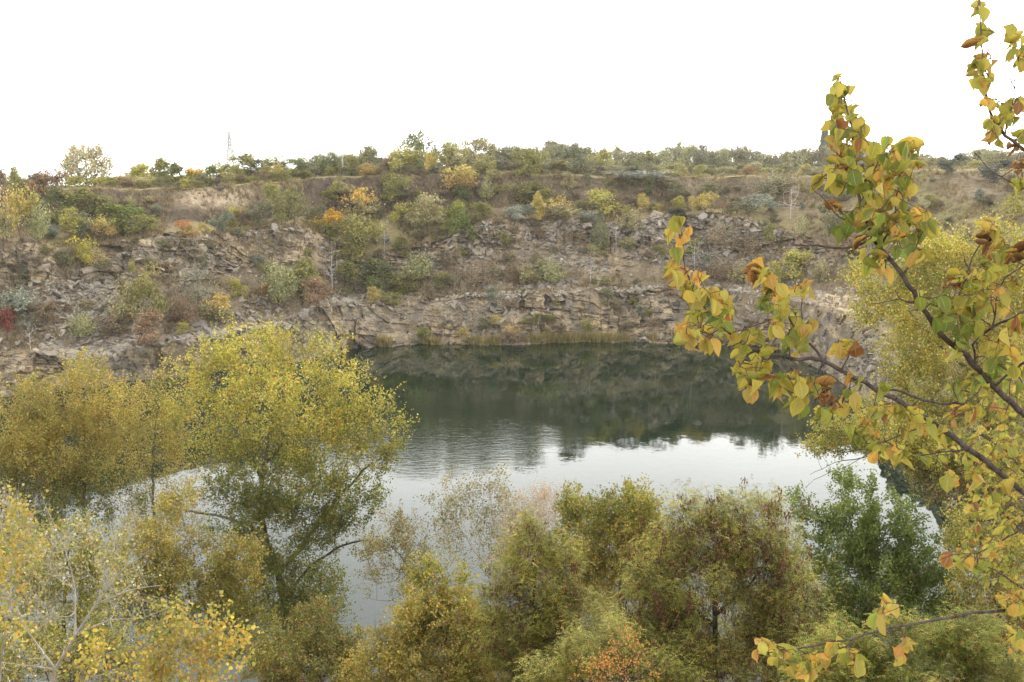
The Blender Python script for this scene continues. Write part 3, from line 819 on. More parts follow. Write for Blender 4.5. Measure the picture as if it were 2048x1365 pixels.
# rim and plateau trees -------------------------------------------------------
RIM = [  # u, base v, w, h, kind, rgb, D, label, top
 (30, 378, 22, 40, 'tree', OL, 226, "small olive tree poking above the grassy rim knoll", None),
 (2, 366, 22, 26, 'tree', BR, 232, "dark brown tree at the very end of the skyline", None),
 (150, 400, 50, 22, 'low', YG, 222, "yellow green bush under the large rim tree", None),
 (215, 382, 70, 22, 'low', YG, 224, "wide yellow bush beside the large rim tree", None),
 (245, 378, 44, 28, 'round', BY, 232, "golden yellow bush on the rim next to the large tree", None),
 (290, 378, 60, 42, 'round', YG, 230, "yellow green tree on the rim line before the wooden pole", None),
 (318, 378, 50, 46, 'round', OL, 234, "taller olive tree before the wooden pole", None),
 (345, 377, 46, 40, 'round', DG, 228, "dark green tree on the rim before the wooden pole", None),
 (382, 377, 48, 36, 'round', YG, 230, "orange yellow bush at the foot of the wooden pole", (1.3, 1., .8)),
 (420, 376, 44, 34, 'round', GR, 236, "green tree between the wooden pole and the pylon", None),
 (440, 372, 56, 34, 'tree', YG, 240, "broad yellow green tree in front of the pylon", None),
 (486, 372, 46, 46, 'tree', OL, 238, "tall thin crowned tree beside the pylon", None),
 (468, 373, 40, 34, 'round', OL, 233, "green bush below the pylon base", None),
 (515, 368, 46, 38, 'round', DG, 240, "dark green rim tree beyond the pylon", None),
 (548, 366, 50, 40, 'round', OL, 236, "olive rim tree with yellow patch at its side", None),
 (556, 367, 34, 26, 'round', BY, 231, "bright golden rim bush", None),
 (596, 362, 54, 36, 'round', GR, 240, "low crowned green rim tree in the gap of the skyline", None),
 (660, 350, 50, 36, 'tree', GR, 240, "fresh green rim tree with a feathery top next to the short pole", None),
 (700, 350, 44, 34, 'round', BG, 238, "green rim bush just past the short pole", None),
 (738, 350, 34, 18, 'round', OR, 234, "orange rim bush near the bare trees", None),
 (730, 350, 50, 46, 'round', OL, 246, "olive tree with thin top behind the orange rim bush", None),
 (805, 352, 60, 42, 'round', YG, 238, "yellow olive rim tree before the tallest green one", None),
 (842, 352, 66, 62, 'tree', GR, 246, "tallest dense green tree on the rim", None),
 (905, 352, 56, 48, 'round', YG, 242, "yellow olive rim tree after the tallest green one", None),
 (955, 348, 56, 54, 'tree', PO, 246, "pale olive rim tree with pointed top", None),
 (1004, 346, 60, 42, 'round', LB, 250, "grey green rim tree in the skyline", None),
 (970, 350, 46, 30, 'round', YG, 240, "yellow rim bush under the pointed top tree", None),
 (1200, 344, 50, 36, 'round', YG, 262, "yellow green tree behind the lone dark green one", None),
]
for u, vb, w, h, kind, rgb, D, lab, top in RIM:
    D = D * .925; w = w * 1.1
    i = int(round((u - U0) / (U1 - U0) * (NU - 1)))
    zz = float(np.interp(D, GP[sum(SEG[:8]):, i, 1], GP[sum(SEG[:8]):, i, 2]))
    p = at(u, vb, D); vb_true = 325 + (HC - zz) / D * F * .985
    ht = h * (1.18 if 250 < u < 640 else 1.15 if u > 640 else 1.0) + max(0, vb_true - vb)
    plant(u, vb_true, w, ht, kind, rgb, lab, 'tree' if h > 30 else 'shrub', 'rim_tree' if h > 30 else 'rim_shrub', D=D, z=zz, top=top, sink=.3)
def zplat(u, D):
    i = int(round((u - U0) / (U1 - U0) * (NU - 1))); a = sum(SEG[:8])
    return float(np.interp(D, GP[a:, i, 1], GP[a:, i, 2]))
# belt of steppe trees, near rows first
rb = np.random.RandomState(17)
BELT = [("hazy green trees of the far plateau belt", "trees of the far plateau belt", 84), ("yellow green bushes along the plateau path", "bushes along the plateau path", 56)]
for k in range(130):
    u = 1010 + (k + rb.uniform(-.4, .4)) * 1085 / 130; D = rb.uniform(258, 320)
    zz = zplat(u, D); vt = 325 + (HC - zz) / D * F * .985
    topv = 303 + 6 * math.sin(u / 47.) + 5 * math.sin(u / 19. + 2) + rb.uniform(-5, 7) + (8 if u > 1750 else 0)
    rgb = [LB, OL, BG, (.19, .17, .09), PG][rb.randint(0, 5)]
    plant(u, vt, rb.uniform(26, 48), vt - topv, ['tree', 'round', 'tree', 'sparse'][rb.randint(0, 4)], rgb, "hazy tree in the belt along the far plateau skyline", 'tree', 'steppe_tree', "trees of the far plateau belt", D=D, z=zz, sink=.3)
for k in range(90):
    u = 1000 + (k + rb.uniform(-.5, .5)) * 1080 / 90; D = rb.uniform(226, 256)
    zz = zplat(u, D); vt = 325 + (HC - zz) / D * F * .985
    if 1880 < u < 1950 or (u > 1700 and rb.rand() < .5): continue
    rgb = [YG, OL, BG, PO, PY, LB][rb.randint(0, 6)]
    plant(u, vt, rb.uniform(24, 52), rb.uniform(12, 26), ['round', 'low', 'low', 'spray'][rb.randint(0, 4)], rgb, "low bush in the yellow green scrub along the plateau edge", 'shrub', 'steppe_shrub', "scrub along the plateau edge", D=D, z=zz, sink=.3)
for k in range(64):
    u = -20 + (k + rb.uniform(-.5, .5)) * 1060 / 64; D = rb.uniform(234, 270)
    zz = zplat(u, D); vt = 325 + (HC - zz) / D * F * .985
    if 100 < u < 240: continue
    hh = rb.uniform(20, 31) if u < 620 else rb.uniform(26, 44)
    plant(u, vt, rb.uniform(36, 58), hh, ['round', 'round', 'low'][rb.randint(0, 3)], [OL, BG, YG, DG, PO][rb.randint(0, 5)], "tree in the back row behind the rim trees", 'tree', 'back_row_tree', "back row behind the rim trees", D=D, z=zz, sink=.3)
for u, w, h, D, lab in [(755, 44, 62, 246, "bare leafless tree on the rim beside the orange bush"), (772, 40, 58, 248, "second bare leafless tree on the rim beside the first"), (806, 30, 60, 252, "thin dark tree with flat top before the tallest green one")]:
    zz = zplat(u, D); vt = 325 + (HC - zz) / D * F * .985
    plant(u, vt, w, h, 'bare' if D < 250 else 'sparse', LB, lab, 'tree', 'bare_tree', D=D, z=zz, sink=.2)
for u, w, h, vtop, lab in [(1647, 17, 0, 260, "tall dark lombardy poplar rising over the plateau skyline"), (1662, 8, 0, 292, "short dark poplar beside the tall lombardy one")]:
    D = 430; zz = zplat(u, D); vt = 325 + (HC - zz) / D * F * .985
    plant(u, vt, w, vt - vtop, 'cone', (.10, .115, .085), lab, 'tree', 'lombardy_poplar', D=D, z=zz, sink=.3)

for k in range(90):
    u = 215 + (k + rb.uniform(-.5, .5)) * 1000 / 90; i = int(round((u - U0) / (U1 - U0) * (NU - 1)))
    D = GP[sum(SEG[:8]) + 1, i, 1] + rb.uniform(2, 12); zz = zplat(u, D); vt = 325 + (HC - zz) / D * F * .985
    plant(u, vt, rb.uniform(24, 46), rb.uniform(13, 24), 'low', [OL, BG, YG, LB, PO, BR][rb.randint(0, 6)], "low scrub bush in the hedge like row on the rim", 'shrub', 'rim_scrub', "scrub row on the rim", D=D, z=zz, sink=.3)
# filler scrub on the slopes, one group
rb = np.random.RandomState(23)
zones = [(640, 1650, 368, 425, 76), (930, 1550, 440, 575, 44), (0, 640, 480, 640, 44), (1650, 2040, 360, 520, 34), (690, 930, 430, 600, 26), (840, 1460, 600, 676, 30), (0, 320, 385, 470, 26)]
for (ua, ub, va, vb_, n) in zones:
    for k in range(n):
        u = rb.uniform(ua, ub); v = rb.uniform(va, vb_)
        w = rb.uniform(14, 40); h = w * rb.uniform(.45, .9)
        kind = ['low', 'low', 'round', 'spray'][rb.randint(0, 4)]
        rgb = [LB, OL, BR, PO, (.17, .14, .08), GG, (.2, .16, .1)][rb.randint(0, 7)]
        plant(u, v, w, h, kind, rgb, "small dull brown green scrub bush on the quarry slopes", 'shrub', 'slope_scrub', "scrub bushes scattered over the quarry slopes")

# ------------------------------------------------------------------ stones
def stone_tpl(seed):
    import bmesh
    r = random.Random(seed); bm = bmesh.new()
    for _ in range(13):
        p = [r.uniform(-1, 1) for _ in range(3)]
        m = max(abs(x) for x in p) or 1
        q = .55 + .45 * r.random()
        bm.verts.new([p[0] / m * q, p[1] / m * q, p[2] / m * q * .55])
    bmesh.ops.convex_hull(bm, input=bm.verts)
    bmesh.ops.delete(bm, geom=[v for v in bm.verts if not v.link_faces], context='VERTS')
    bmesh.ops.triangulate(bm, faces=bm.faces)
    bm.verts.index_update()
    V = np.array([v.co[:] for v in bm.verts]); Fc = np.array([[v.index for v in f.verts] for f in bm.faces]); bm.free()
    return V, Fc
ST = [stone_tpl(i) for i in range(8)]
def rotmats(rs, n, tilt=.5):
    a = rs.uniform(0, 6.28, n); b = rs.normal(0, tilt, n); c_ = rs.normal(0, tilt, n)
    R = np.zeros((n, 3, 3))
    ca, sa, cb, sb, cc, sc = np.cos(a), np.sin(a), np.cos(b), np.sin(b), np.cos(c_), np.sin(c_)
    R[:, 0, 0] = ca * cb; R[:, 0, 1] = ca * sb * sc - sa * cc; R[:, 0, 2] = ca * sb * cc + sa * sc
    R[:, 1, 0] = sa * cb; R[:, 1, 1] = sa * sb * sc + ca * cc; R[:, 1, 2] = sa * sb * cc - ca * sc
    R[:, 2, 0] = -sb; R[:, 2, 1] = cb * sc; R[:, 2, 2] = cb * cc
    return R
def scatter_stones(name, pos, size, rs, label, tilt=.5):
    Vs, Fs, off = [], [], 0
    R = rotmats(rs, len(pos), tilt); ti = rs.randint(0, len(ST), len(pos))
    for k, (tv, tf) in enumerate(ST):
        m = ti == k
        if not m.any(): continue
        st_ = rs.uniform(.6, 1.3, (m.sum(), 1, 3)) * np.array([1.25, 1., .8])
        V = np.einsum('nij,nvj->nvi', R[m], tv[None] * st_ * size[m][:, None, None]) + pos[m][:, None]
        n = m.sum()
        Fs.append((tf[None] + (np.arange(n) * len(tv))[:, None, None] + off).reshape(-1, 3)); off += n * len(tv)
        Vs.append(V.reshape(-1, 3))
    o = mk(name, np.concatenate(Vs), np.concatenate(Fs), m_stone)
    o['kind'] = 'stuff'; o['label'] = label; o['category'] = 'stones'
    return o
rs = np.random.RandomState(3)
W = np.zeros(NR * NU)
S_, U_ = s1, u1
W += (S_ > 2) * (S_ < 4) * bump(U_, 175, 75) * 3.2                      # scree tongue
W += (S_ > 1.95) * (S_ < 3.05) * (U_ < 720) * 2.2
W += (S_ > 3) * (S_ < 5) * (bump(U_, 1340, 200) * 1.5 * (S_ > 3.4) + bump(U_, 1000, 220) * .3 * (S_ > 3.6) + bump(U_, 520, 120) * .5)
W += (S_ > 1.95) * (S_ < 3.2) * (bump(U_, 1120, 120) * 1.6 + bump(U_, 1400, 300) * .8 + bump(U_, 690, 60) * 1.5 + .25)
W += (S_ > 1.3) * (S_ < 2.9) * (U_ > 1700) * (U_ < 1800) * 1.8
W += (S_ > 1.25) * (S_ < 1.98) * .5 * (U_ > 780) * sstep(-.1, .4, fbm(P0 / 5., 3, 211))
W += (S_ > .98) * (S_ < 1.12) * (.6 + 2.0 * bump(U_, 1185, 22) + 1.8 * bump(U_, 965, 40) + 2.5 * bump(U_, 770, 22))
W += (S_ > 2.8) * (S_ < 5) * .07
W *= sstep(-.35, .35, fbm(P0 / 7., 3, 131)) * (U_ > -100) * (U_ < 2150)
W /= W.sum()
n = 24000
idx = rs.choice(len(W), n, p=W)
pos = PD[idx] + rs.normal(0, .12, (n, 3)) * [1, 1, .2]
size = .16 + .30 * rs.pareto(3.2, n).clip(0, 2.2)
scatter_stones("scree", pos, size, rs, "loose broken grey and tan stones strewn over the slopes and benches")
# single boulders -------------------------------------------------------------
BL = [  # (u, v, half-width px), label
 (1045, 438, 8, "rounded boulder on the knoll above the long ledge"), (1405, 436, 12, "flat pale slab on the crest of the boulder slope"),
 (178, 542, 14, "long flat slab under the lime yellow bush"), (150, 560, 12, "tilted flat slab beside the long one"),
 (98, 452 + 80, 12, "square grey block at the head of the scree"), (80, 565, 10, "pale blue grey block below the square grey one"),
 (1130, 590, 9, "boulder at the start of the bench row"), (1012, 592, 10, "dark boulder under the rock slot"),
 (1200, 588, 8, "pale boulder near the end of the bench row"), (960, 548, 10, "blocky boulder on the slope above the bench")]
mesh_st = []
for k, (tv, tf) in enumerate(ST):
    me = mk("boulder", tv * [1.2, 1, .85], tf, m_stone, link=False).data
    mesh_st.append(me)
def boulder(u, v, hw, label, group=None, flat=1.):
    p, j, i = ground(u, v)
    o = bpy.data.objects.new("boulder", mesh_st[rs.randint(0, 8)]); scene.collection.objects.link(o)
    s = hw * p[1] / F
    o.location = (p[0], p[1] - .2, p[2] + s * .12); o.scale = (s, s * rs.uniform(.7, 1), s * rs.uniform(.6, 1.1) * flat)
    o.rotation_euler = (rs.normal(0, .3), rs.normal(0, .3), rs.uniform(0, 6.28))
    o['label'] = label; o['category'] = 'boulder'
    if group: o['group'] = group
for u, v, hw, lab in BL: boulder(u, v, hw, lab, flat=.8)
for (ua, ub, va, vb_, n, lab, grp) in [
    (1090, 1330, 578, 600, 34, "grey boulder in the row along the lower bench", "boulders in the row along the lower bench"),
    (1230, 1500, 440, 560, 46, "angular boulder on the rubble slope under the rock crest", "boulders of the rubble slope"),
    (90, 260, 520, 690, 46, "flat angular slab lying in the scree tongue", "slabs lying in the scree tongue"),
    (180, 230, 675, 705, 10, "rounded grey boulder in the pile below the scree", "boulders piled below the scree"),
    (1610, 1760, 600, 660, 12, "pale boulder on the bare bench corner", "boulders on the bare bench corner")]:
    for k in range(n): boulder(rs.uniform(ua, ub), rs.uniform(va, vb_), rs.uniform(2.6, 6.5), lab, grp)

# ------------------------------------------------------------------ dry grass and shore reeds
def tufts(name, pos, hgt, rs, rgb1, rgb2, label, blades=6, spread=.25):
    n = len(pos) * blades
    p = np.repeat(pos, blades, 0) + rs.normal(0, spread * .4, (n, 3)) * [1, 1, 0]
    h = np.repeat(hgt, blades) * rs.uniform(.6, 1.2, n)
    lean = rs.normal(0, spread, (n, 3)) * h[:, None]; lean[:, 2] = h
    s = unit(np.stack([rs.normal(0, 1, n), rs.normal(0, 1, n), np.zeros(n)], 1)) * (.05 + .06 * h[:, None])
    V = np.stack([p - s, p + s, p + lean], 1).reshape(-1, 3); Fc = np.arange(n * 3).reshape(-1, 3)
    f = rs.uniform(0, 1, (n, 1)); col = (np.array([rgb1]) * f + np.array([rgb2]) * (1 - f)) * (1 + rs.normal(0, .15, (n, 1)))
    o = mk(name, V, Fc, m_leaf, attrs=dict(col=np.repeat(np.clip(col, .01, 1), 3, 0)))
    o['kind'] = 'stuff'; o['label'] = label; o['category'] = 'grass'
W = np.clip(grass, 0, 1) * (s1 > 2) * (s1 < 9.3) * (U_ > -60) * (U_ < 2120) + .25 * (s1 > 2) * (s1 < 8)
W[s1 > 8.9] = 0; W *= sstep(-.3, .3, fbm(P0 / 4., 3, 141)); W /= W.sum()
idx = rs.choice(len(W), 26000, p=W)
tufts("dry_grass", PD[idx] - [0, 0, .05], rs.uniform(.25, .8, len(idx)), rs, (.36, .28, .16), (.20, .15, .08), "dry straw coloured grass tufts over the slopes and rim")
W = (s1 > .96) * (s1 < 1.10) * (bump(U_, 1040, 60) + bump(U_, 1120, 60) + bump(U_, 1290, 90) + bump(U_, 1440, 60) + .8 * bump(U_, 870, 50) + bump(U_, 760, 30) + bump(U_, 700, 30)) * (U_ < 1600)
W *= sstep(-.15, .35, fbm(P0 / 3.5, 3, 191)); W /= W.sum(); idx = rs.choice(len(W), 1500, p=W)
pos = PD[idx].copy(); pos[:, 2] = np.maximum(pos[:, 2], .0) - .1
tufts("shore_reeds", pos, rs.uniform(.4, 1.7, len(idx)), rs, (.44, .34, .15), (.24, .22, .09), "yellow brown reeds fringing the shore under the cliff", 7, .28)

# ------------------------------------------------------------------ large rim tree, pylon, poles
def bars(segs, n=4):
    A = np.array([s[0] for s in segs], float); B = np.array([s[1] for s in segs], float)
    r = np.array([s[2] for s in segs], float); r2 = np.array([s[3] if len(s) > 3 else s[2] for s in segs], float)
    return tubes(A, B, r, r2, n)
m_steel, t, o_ = newmat("galvanised_steel")
b = N(t, 'ShaderNodeBsdfPrincipled'); g = N(t, 'ShaderNodeNewGeometry')
L(t, ramp(t, noise(t, g.outputs['Position'], .8, 4), [(.3, (.42, .43, .44)), (.7, (.56, .57, .58))]), b.inputs['Base Color'])
b.inputs['Metallic'].default_value = .3; b.inputs['Roughness'].default_value = .6; L(t, b.outputs[0], o_.inputs[0])
def pylon(u, vtop, D, label, sc=1.):
    zb = zplat(u, D); top = at(u, vtop, D); H = top[2] - zb
    o = empty("lattice_pylon", (top[0], D, zb - .2), label, "pylon")
    seg = []; wd = lambda z: (1 - z / H) * 3.4 * sc + .35 * sc if z < .62 * H else (1 - z / H) * 1.2 * sc + .5 * sc
    lv = [0, .16, .3, .42, .52, .60, .68, .75, .82, .88, .94, 1.]
    th = .25 * sc
    for a, c_ in zip(lv[:-1], lv[1:]):
        wa, wb = wd(a * H), wd(c_ * H)
        ca = [(-wa, -wa), (wa, -wa), (wa, wa), (-wa, wa)]; cb = [(-wb, -wb), (wb, -wb), (wb, wb), (-wb, wb)]
        for k in range(4):
            m = (k + 1) % 4
            seg.append(((*ca[k], a * H), (*cb[k], c_ * H), th)); seg.append(((*ca[k], a * H), (*cb[m], c_ * H), th * .6)); seg.append(((*ca[m], a * H), (*cb[k], c_ * H), th * .6))
            seg.append(((*cb[k], c_ * H), (*cb[m], c_ * H), th * .6))
    V, Fc = bars(seg); mk("tower_body", V, Fc, m_steel, o)
    seg = []
    for hz, ln in ((.60, 6.2), (.62, -5.8), (.84, 5.2), (.86, -3.6), (.72, 3.6)):
        z = hz * H; ln *= sc; tipp = (ln, 0, z)
        for y in (-.5 * sc, .5 * sc): seg.append(((0, y, z), tipp, th)); seg.append(((0, y, z + .9 * sc), tipp, th * .8))
        V, Fc = bars(seg); mk("cross_arm", V, Fc, m_steel, o); seg = []
        V, Fc = bars([((ln, 0, z), (ln, 0, z - 1.5 * sc), .12 * sc, .2 * sc)], 6); mk("insulator", V, Fc, m_steel, o)
pylon(458, 262, 700, "tall steel lattice power pylon on the plateau skyline")
pylon(669, 308, 1300, "tiny distant lattice pylon beside the short pole", 1.1)
m_wood = bark_mat("weathered_pole", (.42, .38, .33), (.62, .58, .52), 3.)
for u, vt_, D, lab in ((400, 328, 222, "weathered leaning utility pole on the rim"), (686, 308, 240, "pale utility pole beside the feathery green rim tree")):
    zb = zplat(u, D); p = at(u, vt_, D); H = p[2] - zb
    o = empty("utility_pole", (p[0], D, zb - .3), lab, "pole")
    V, Fc = bars([((0, 0, 0), (-.22, 0, H + .3), .15, .11)], 8); mk("pole_shaft", V, Fc, m_wood, o)
    V, Fc = bars([((-.9, 0, H - .1), (.5, 0, H - .05), .07)], 4); mk("cross_arm", V, Fc, m_wood, o)
    V, Fc = bars([((-.85, 0, H - .05), (-.85, 0, H + .2), .06, .04), ((.42, 0, H), (.42, 0, H + .22), .06, .04)], 6); mk("insulators", V, Fc, m_steel, o)
# ------------------------------------------------------------------ trees of the near shore, each grown on its own
def S(r, g, b, k=.95):
    c = lin(r * .985, g * .995, b * 1.08); m = c.mean()
    return tuple((c * .9 + m * .1) * k)
YEL = [(5, S(208, 186, 68, 1.0)), (5, S(178, 170, 60, 1.0)), (1, S(220, 164, 54)), (4, S(146, 154, 56)), (.6, S(225, 210, 130))]
YGR = [(4, S(170, 165, 62)), (4, S(138, 144, 56)), (3, S(196, 172, 62)), (2, S(112, 124, 50)), (1, S(205, 150, 60))]
DGR = [(5, S(84, 102, 48)), (4, S(108, 120, 52)), (2, S(140, 142, 60)), (1, S(170, 150, 62)), (.6, S(168, 110, 80))]
ORG = [(5, S(200, 172, 66)), (6, S(176, 162, 66)), (4, S(148, 150, 64)), (.9, S(200, 138, 70)), (3, S(214, 194, 100))]
PINK = [(4, S(205, 170, 130)), (3, S(190, 150, 110)), (3, S(214, 190, 150)), (2, S(180, 170, 110))]
SPA = [(4, S(150, 144, 72)), (3, S(180, 166, 96)), (3, S(124, 124, 62)), (2, S(190, 150, 110))]
LOC = [(5, S(184, 180, 66)), (5, S(150, 146, 54)), (3, S(204, 190, 94)), (4, S(112, 114, 46)), (1, S(196, 150, 64))]
LOCY = [(4, S(168, 168, 60)), (4, S(138, 146, 50)), (1.5, S(196, 184, 84)), (4, S(104, 116, 42)), (1.5, S(186, 140, 60))]
BRT = [(6, S(214, 184, 66)), (4, S(196, 172, 64)), (.8, S(216, 160, 60)), (4, S(164, 164, 66))]
FIR = [(5, S(212, 150, 60)), (3, S(200, 160, 56)), (3, S(196, 110, 58)), (2, S(150, 150, 60))]
DPO = [(5, S(92, 114, 42)), (5, S(122, 134, 56)), (3, S(124, 134, 50)), (1, S(160, 156, 60))]
WHT = [(4, S(206, 192, 120)), (5, S(190, 170, 78)), (.7, S(232, 226, 204)), (4, S(156, 154, 76))]

def shore_tree(label, trunk, lobes, D, nc, per, size, pal, pal2=None, vsp=None, bark=None, r0=.2, spread=.45, clump=.38, droop=.4,
               comp=False, pods=0, shape=LEAF4, name='poplar_tree', cat='tree', seed=0, ground_z=None, minr0=None, dz=0., wpl=.22, tipr=.005, extra=None, group=None, tw=3, down=.8, leafrough=0.):
    rs = np.random.RandomState(seed + 400)
    T0 = at(trunk[0][0], trunk[0][1], D)
    zb = bank_z(T0[0], D) if ground_z is None else ground_z
    base = np.array([T0[0], D + .3, min(zb - .3, T0[2] - .5)])
    sk = Skel()
    pts = [base] + [at(u, v, D + rs.uniform(-.3, .3)) for u, v in trunk]
    sk.line(pts, -1, r0, r0 * .14, .5 if D > 15 else .25, .03 if D > 30 else .012, rs)
    for ex in (extra or []):                                # explicit limbs: (points, radius)
        p0 = at(ex[0][0][0], ex[0][0][1], D); i0 = sk.nearest(p0)
        sk.line([at(u, v, D + rs.uniform(-.02, .02) * D) for u, v in ex[0][1:]], i0, ex[1], ex[1] * .3, .5 if D > 15 else .2, .03 if D > 30 else .01, rs)
    for i in range(sk.n): sk.pl[i] *= .3
    lobes = list(lobes)
    if D < 70:
        for l in list(lobes):                               # upright leaders breaking the outline
            for q_ in range(3):
                th_ = rs.uniform(-2.6, -.5); wd = max(7., l[2] * rs.uniform(.10, .2))
                lobes.append((l[0] + math.cos(th_) * l[2] * .95, l[1] + math.sin(th_) * l[3] * .95 - wd * .7, wd, wd * rs.uniform(1.3, 2.4), (l[4] if len(l) > 4 else 1.) * 1.3))
    lb = np.array([[l[0], l[1], l[2], l[3], (l[4] if len(l) > 4 else 1.)] for l in lobes], float)
    w = lb[:, 2] * lb[:, 3] * lb[:, 4]; ci = rs.choice(len(lb), nc, p=w / w.sum())
    a = rs.uniform(0, 6.283, nc); r = rs.uniform(0, 1, nc) ** .5
    u = lb[ci, 0] + np.cos(a) * r * lb[ci, 2]; v = lb[ci, 1] + np.sin(a) * r * lb[ci, 3] + (.55 * spread * F / D if D < 100 else 0)
    ldz = rs.normal(0, 1, len(lb))[ci] * .25 + 0
    dep = (np.sqrt(np.maximum(.05, 1 - r * r)) * rs.uniform(-1, 1, nc) + ldz) * np.maximum(lb[ci, 2], 60) * D / F * 1.1 + dz
    C = at(u, v, D + dep)
    tips = sk.reach(C, .45 if D > 15 else .2, rs, wpl, down, .05, .07)
    rr = sk.radii(tipr, 2.3)
    rr = np.where(sk.minr[:sk.n] > 0, sk.minr[:sk.n], np.minimum(rr, r0 * .55))
    V1, F1 = sk.mesh(rr, 5 if D < 40 else 4)
    # twigs carrying the leaves
    nt_ = nc * tw
    Ct = np.repeat(sk.P[tips], tw, 0)
    par = sk.P[sk.par[tips]]; dirp = unit(np.repeat(sk.P[tips] - par, tw, 0))
    td = unit(dirp * .55 + rs.normal(0, .55, (nt_, 3)) + [0, 0, .75]); tl = rs.uniform(.5, 1.4, nt_) * spread * 1.15
    E = Ct + td * tl[:, None]
    V2, F2 = tubes(Ct, E, np.full(nt_, tipr * .7), np.full(nt_, tipr * .3), 3)
    V = np.concatenate([V1, V2]); Fc = [F1, F2 + len(V1)]
    o = empty(name, base, label, cat, group)
    mk("trunk", V - base, Fc, bark or m_bark, o)
    # leaves
    nl = nc * per
    k = rs.randint(0, nt_, nl); f = rs.uniform(.1, 1.05, nl)[:, None]
    pos = Ct[k] + (E[k] - Ct[k]) * f + rs.normal(0, clump * .19, (nl, 3)) * (1.25 - f * .5)
    # ragged gaps
    keep = fbm(pos / (1.1 if D > 40 else .6) + seed, 3, seed) > -.22
    pos = pos[keep]; nl = len(pos)
    if comp:
        m = nl; L_ = rs.uniform(.7, 1.2, m) * size * 5.5
        ax = rs.normal(0, 1, (m, 3)); ax[:, 2] = ax[:, 2] * .4 - .25; ax = unit(ax)
        sd_ = unit(np.cross(ax, [0, 0, 1.])); npair = 5
        tpos, tdir = [], []
        for q in range(npair):
            for sg in (-1, 1):
                tpos.append(pos + ax * (L_ * (.15 + .85 * q / (npair - 1)))[:, None] - np.array([0, 0, 1.]) * (L_ * .25 * (q / npair) ** 2)[:, None]); tdir.append(sd_ * sg + ax * .35)
        P_ = np.stack(tpos, 1).reshape(-1, 3); Dr = np.stack(tdir, 1).reshape(-1, 3)
        Dr = unit(Dr + rs.normal(0, .22, Dr.shape)); nn = rs.normal(0, .5, Dr.shape) + [0, 0, 1.]
        s_ = unit(np.cross(nn, Dr)); sz = size * rs.uniform(.8, 1.2, len(P_))
        S4 = LEAF4[None] * sz[:, None, None]
        LV = P_[:, None] + Dr[:, None] * S4[..., 0:1] + s_[:, None] * S4[..., 1:2] * .62
        LV = LV.reshape(-1, 3); LF = np.arange(len(LV)).reshape(-1, 4); rep = 4 * npair * 2
    else:
        LV, LF = leaves(pos, size * rs.uniform(.65, 1.25, nl), rs, droop, shape, .92); rep = len(shape)
    col = pick(pal, nl, rs)
    if pal2 is not None:
        c2 = pick(pal2, nl, rs); _, pv_ = proj(pos)
        f = sstep(vsp[0], vsp[1], pv_ + 60 * fbm(pos / 1.5, 3, seed + 5)) > rs.uniform(0, 1, nl)
        col = np.where(f[:, None], c2, col)
    cl = fbm(pos / (1.6 if D > 40 else .8), 2, seed + 11)[:, None]      # some sprays greener, some yellower
    col = np.clip(col * (1 + cl * np.array([[.46, .40, .2]])), .005, .9)
    mk("crown", LV - base, LF, m_leaf, o, attrs=dict(col=np.repeat(col, rep, 0)))
    if pods:
        k = rs.randint(0, nc, pods // 20); pc = sk.P[tips][k] + rs.normal(0, clump * .6, (len(k), 3)) + [0, -.2, 0]
        pp = np.repeat(pc, 20, 0) + rs.normal(0, .055, (len(k) * 20, 3)) * [1, 1, 1.7]
        a_ = rs.normal(0, .22, pp.shape); a_[:, 2] = -1; a_ = unit(a_); s_ = unit(np.cross(a_, rs.normal(0, 1, pp.shape))); ln = rs.uniform(.08, .14, (len(pp), 1)); wd = .015
        PV = np.stack([pp, pp + a_ * ln * .5 + s_ * wd, pp + a_ * ln, pp + a_ * ln * .5 - s_ * wd], 1).reshape(-1, 3)
        pcx = pick([(3, S(92, 56, 42)), (3, S(112, 70, 50)), (2, S(140, 96, 66))], len(pp), rs)
        mk("seed_pods", PV - base, np.arange(len(PV)).reshape(-1, 4), m_leaf, o, attrs=dict(col=np.repeat(pcx, 4, 0)))
    return o

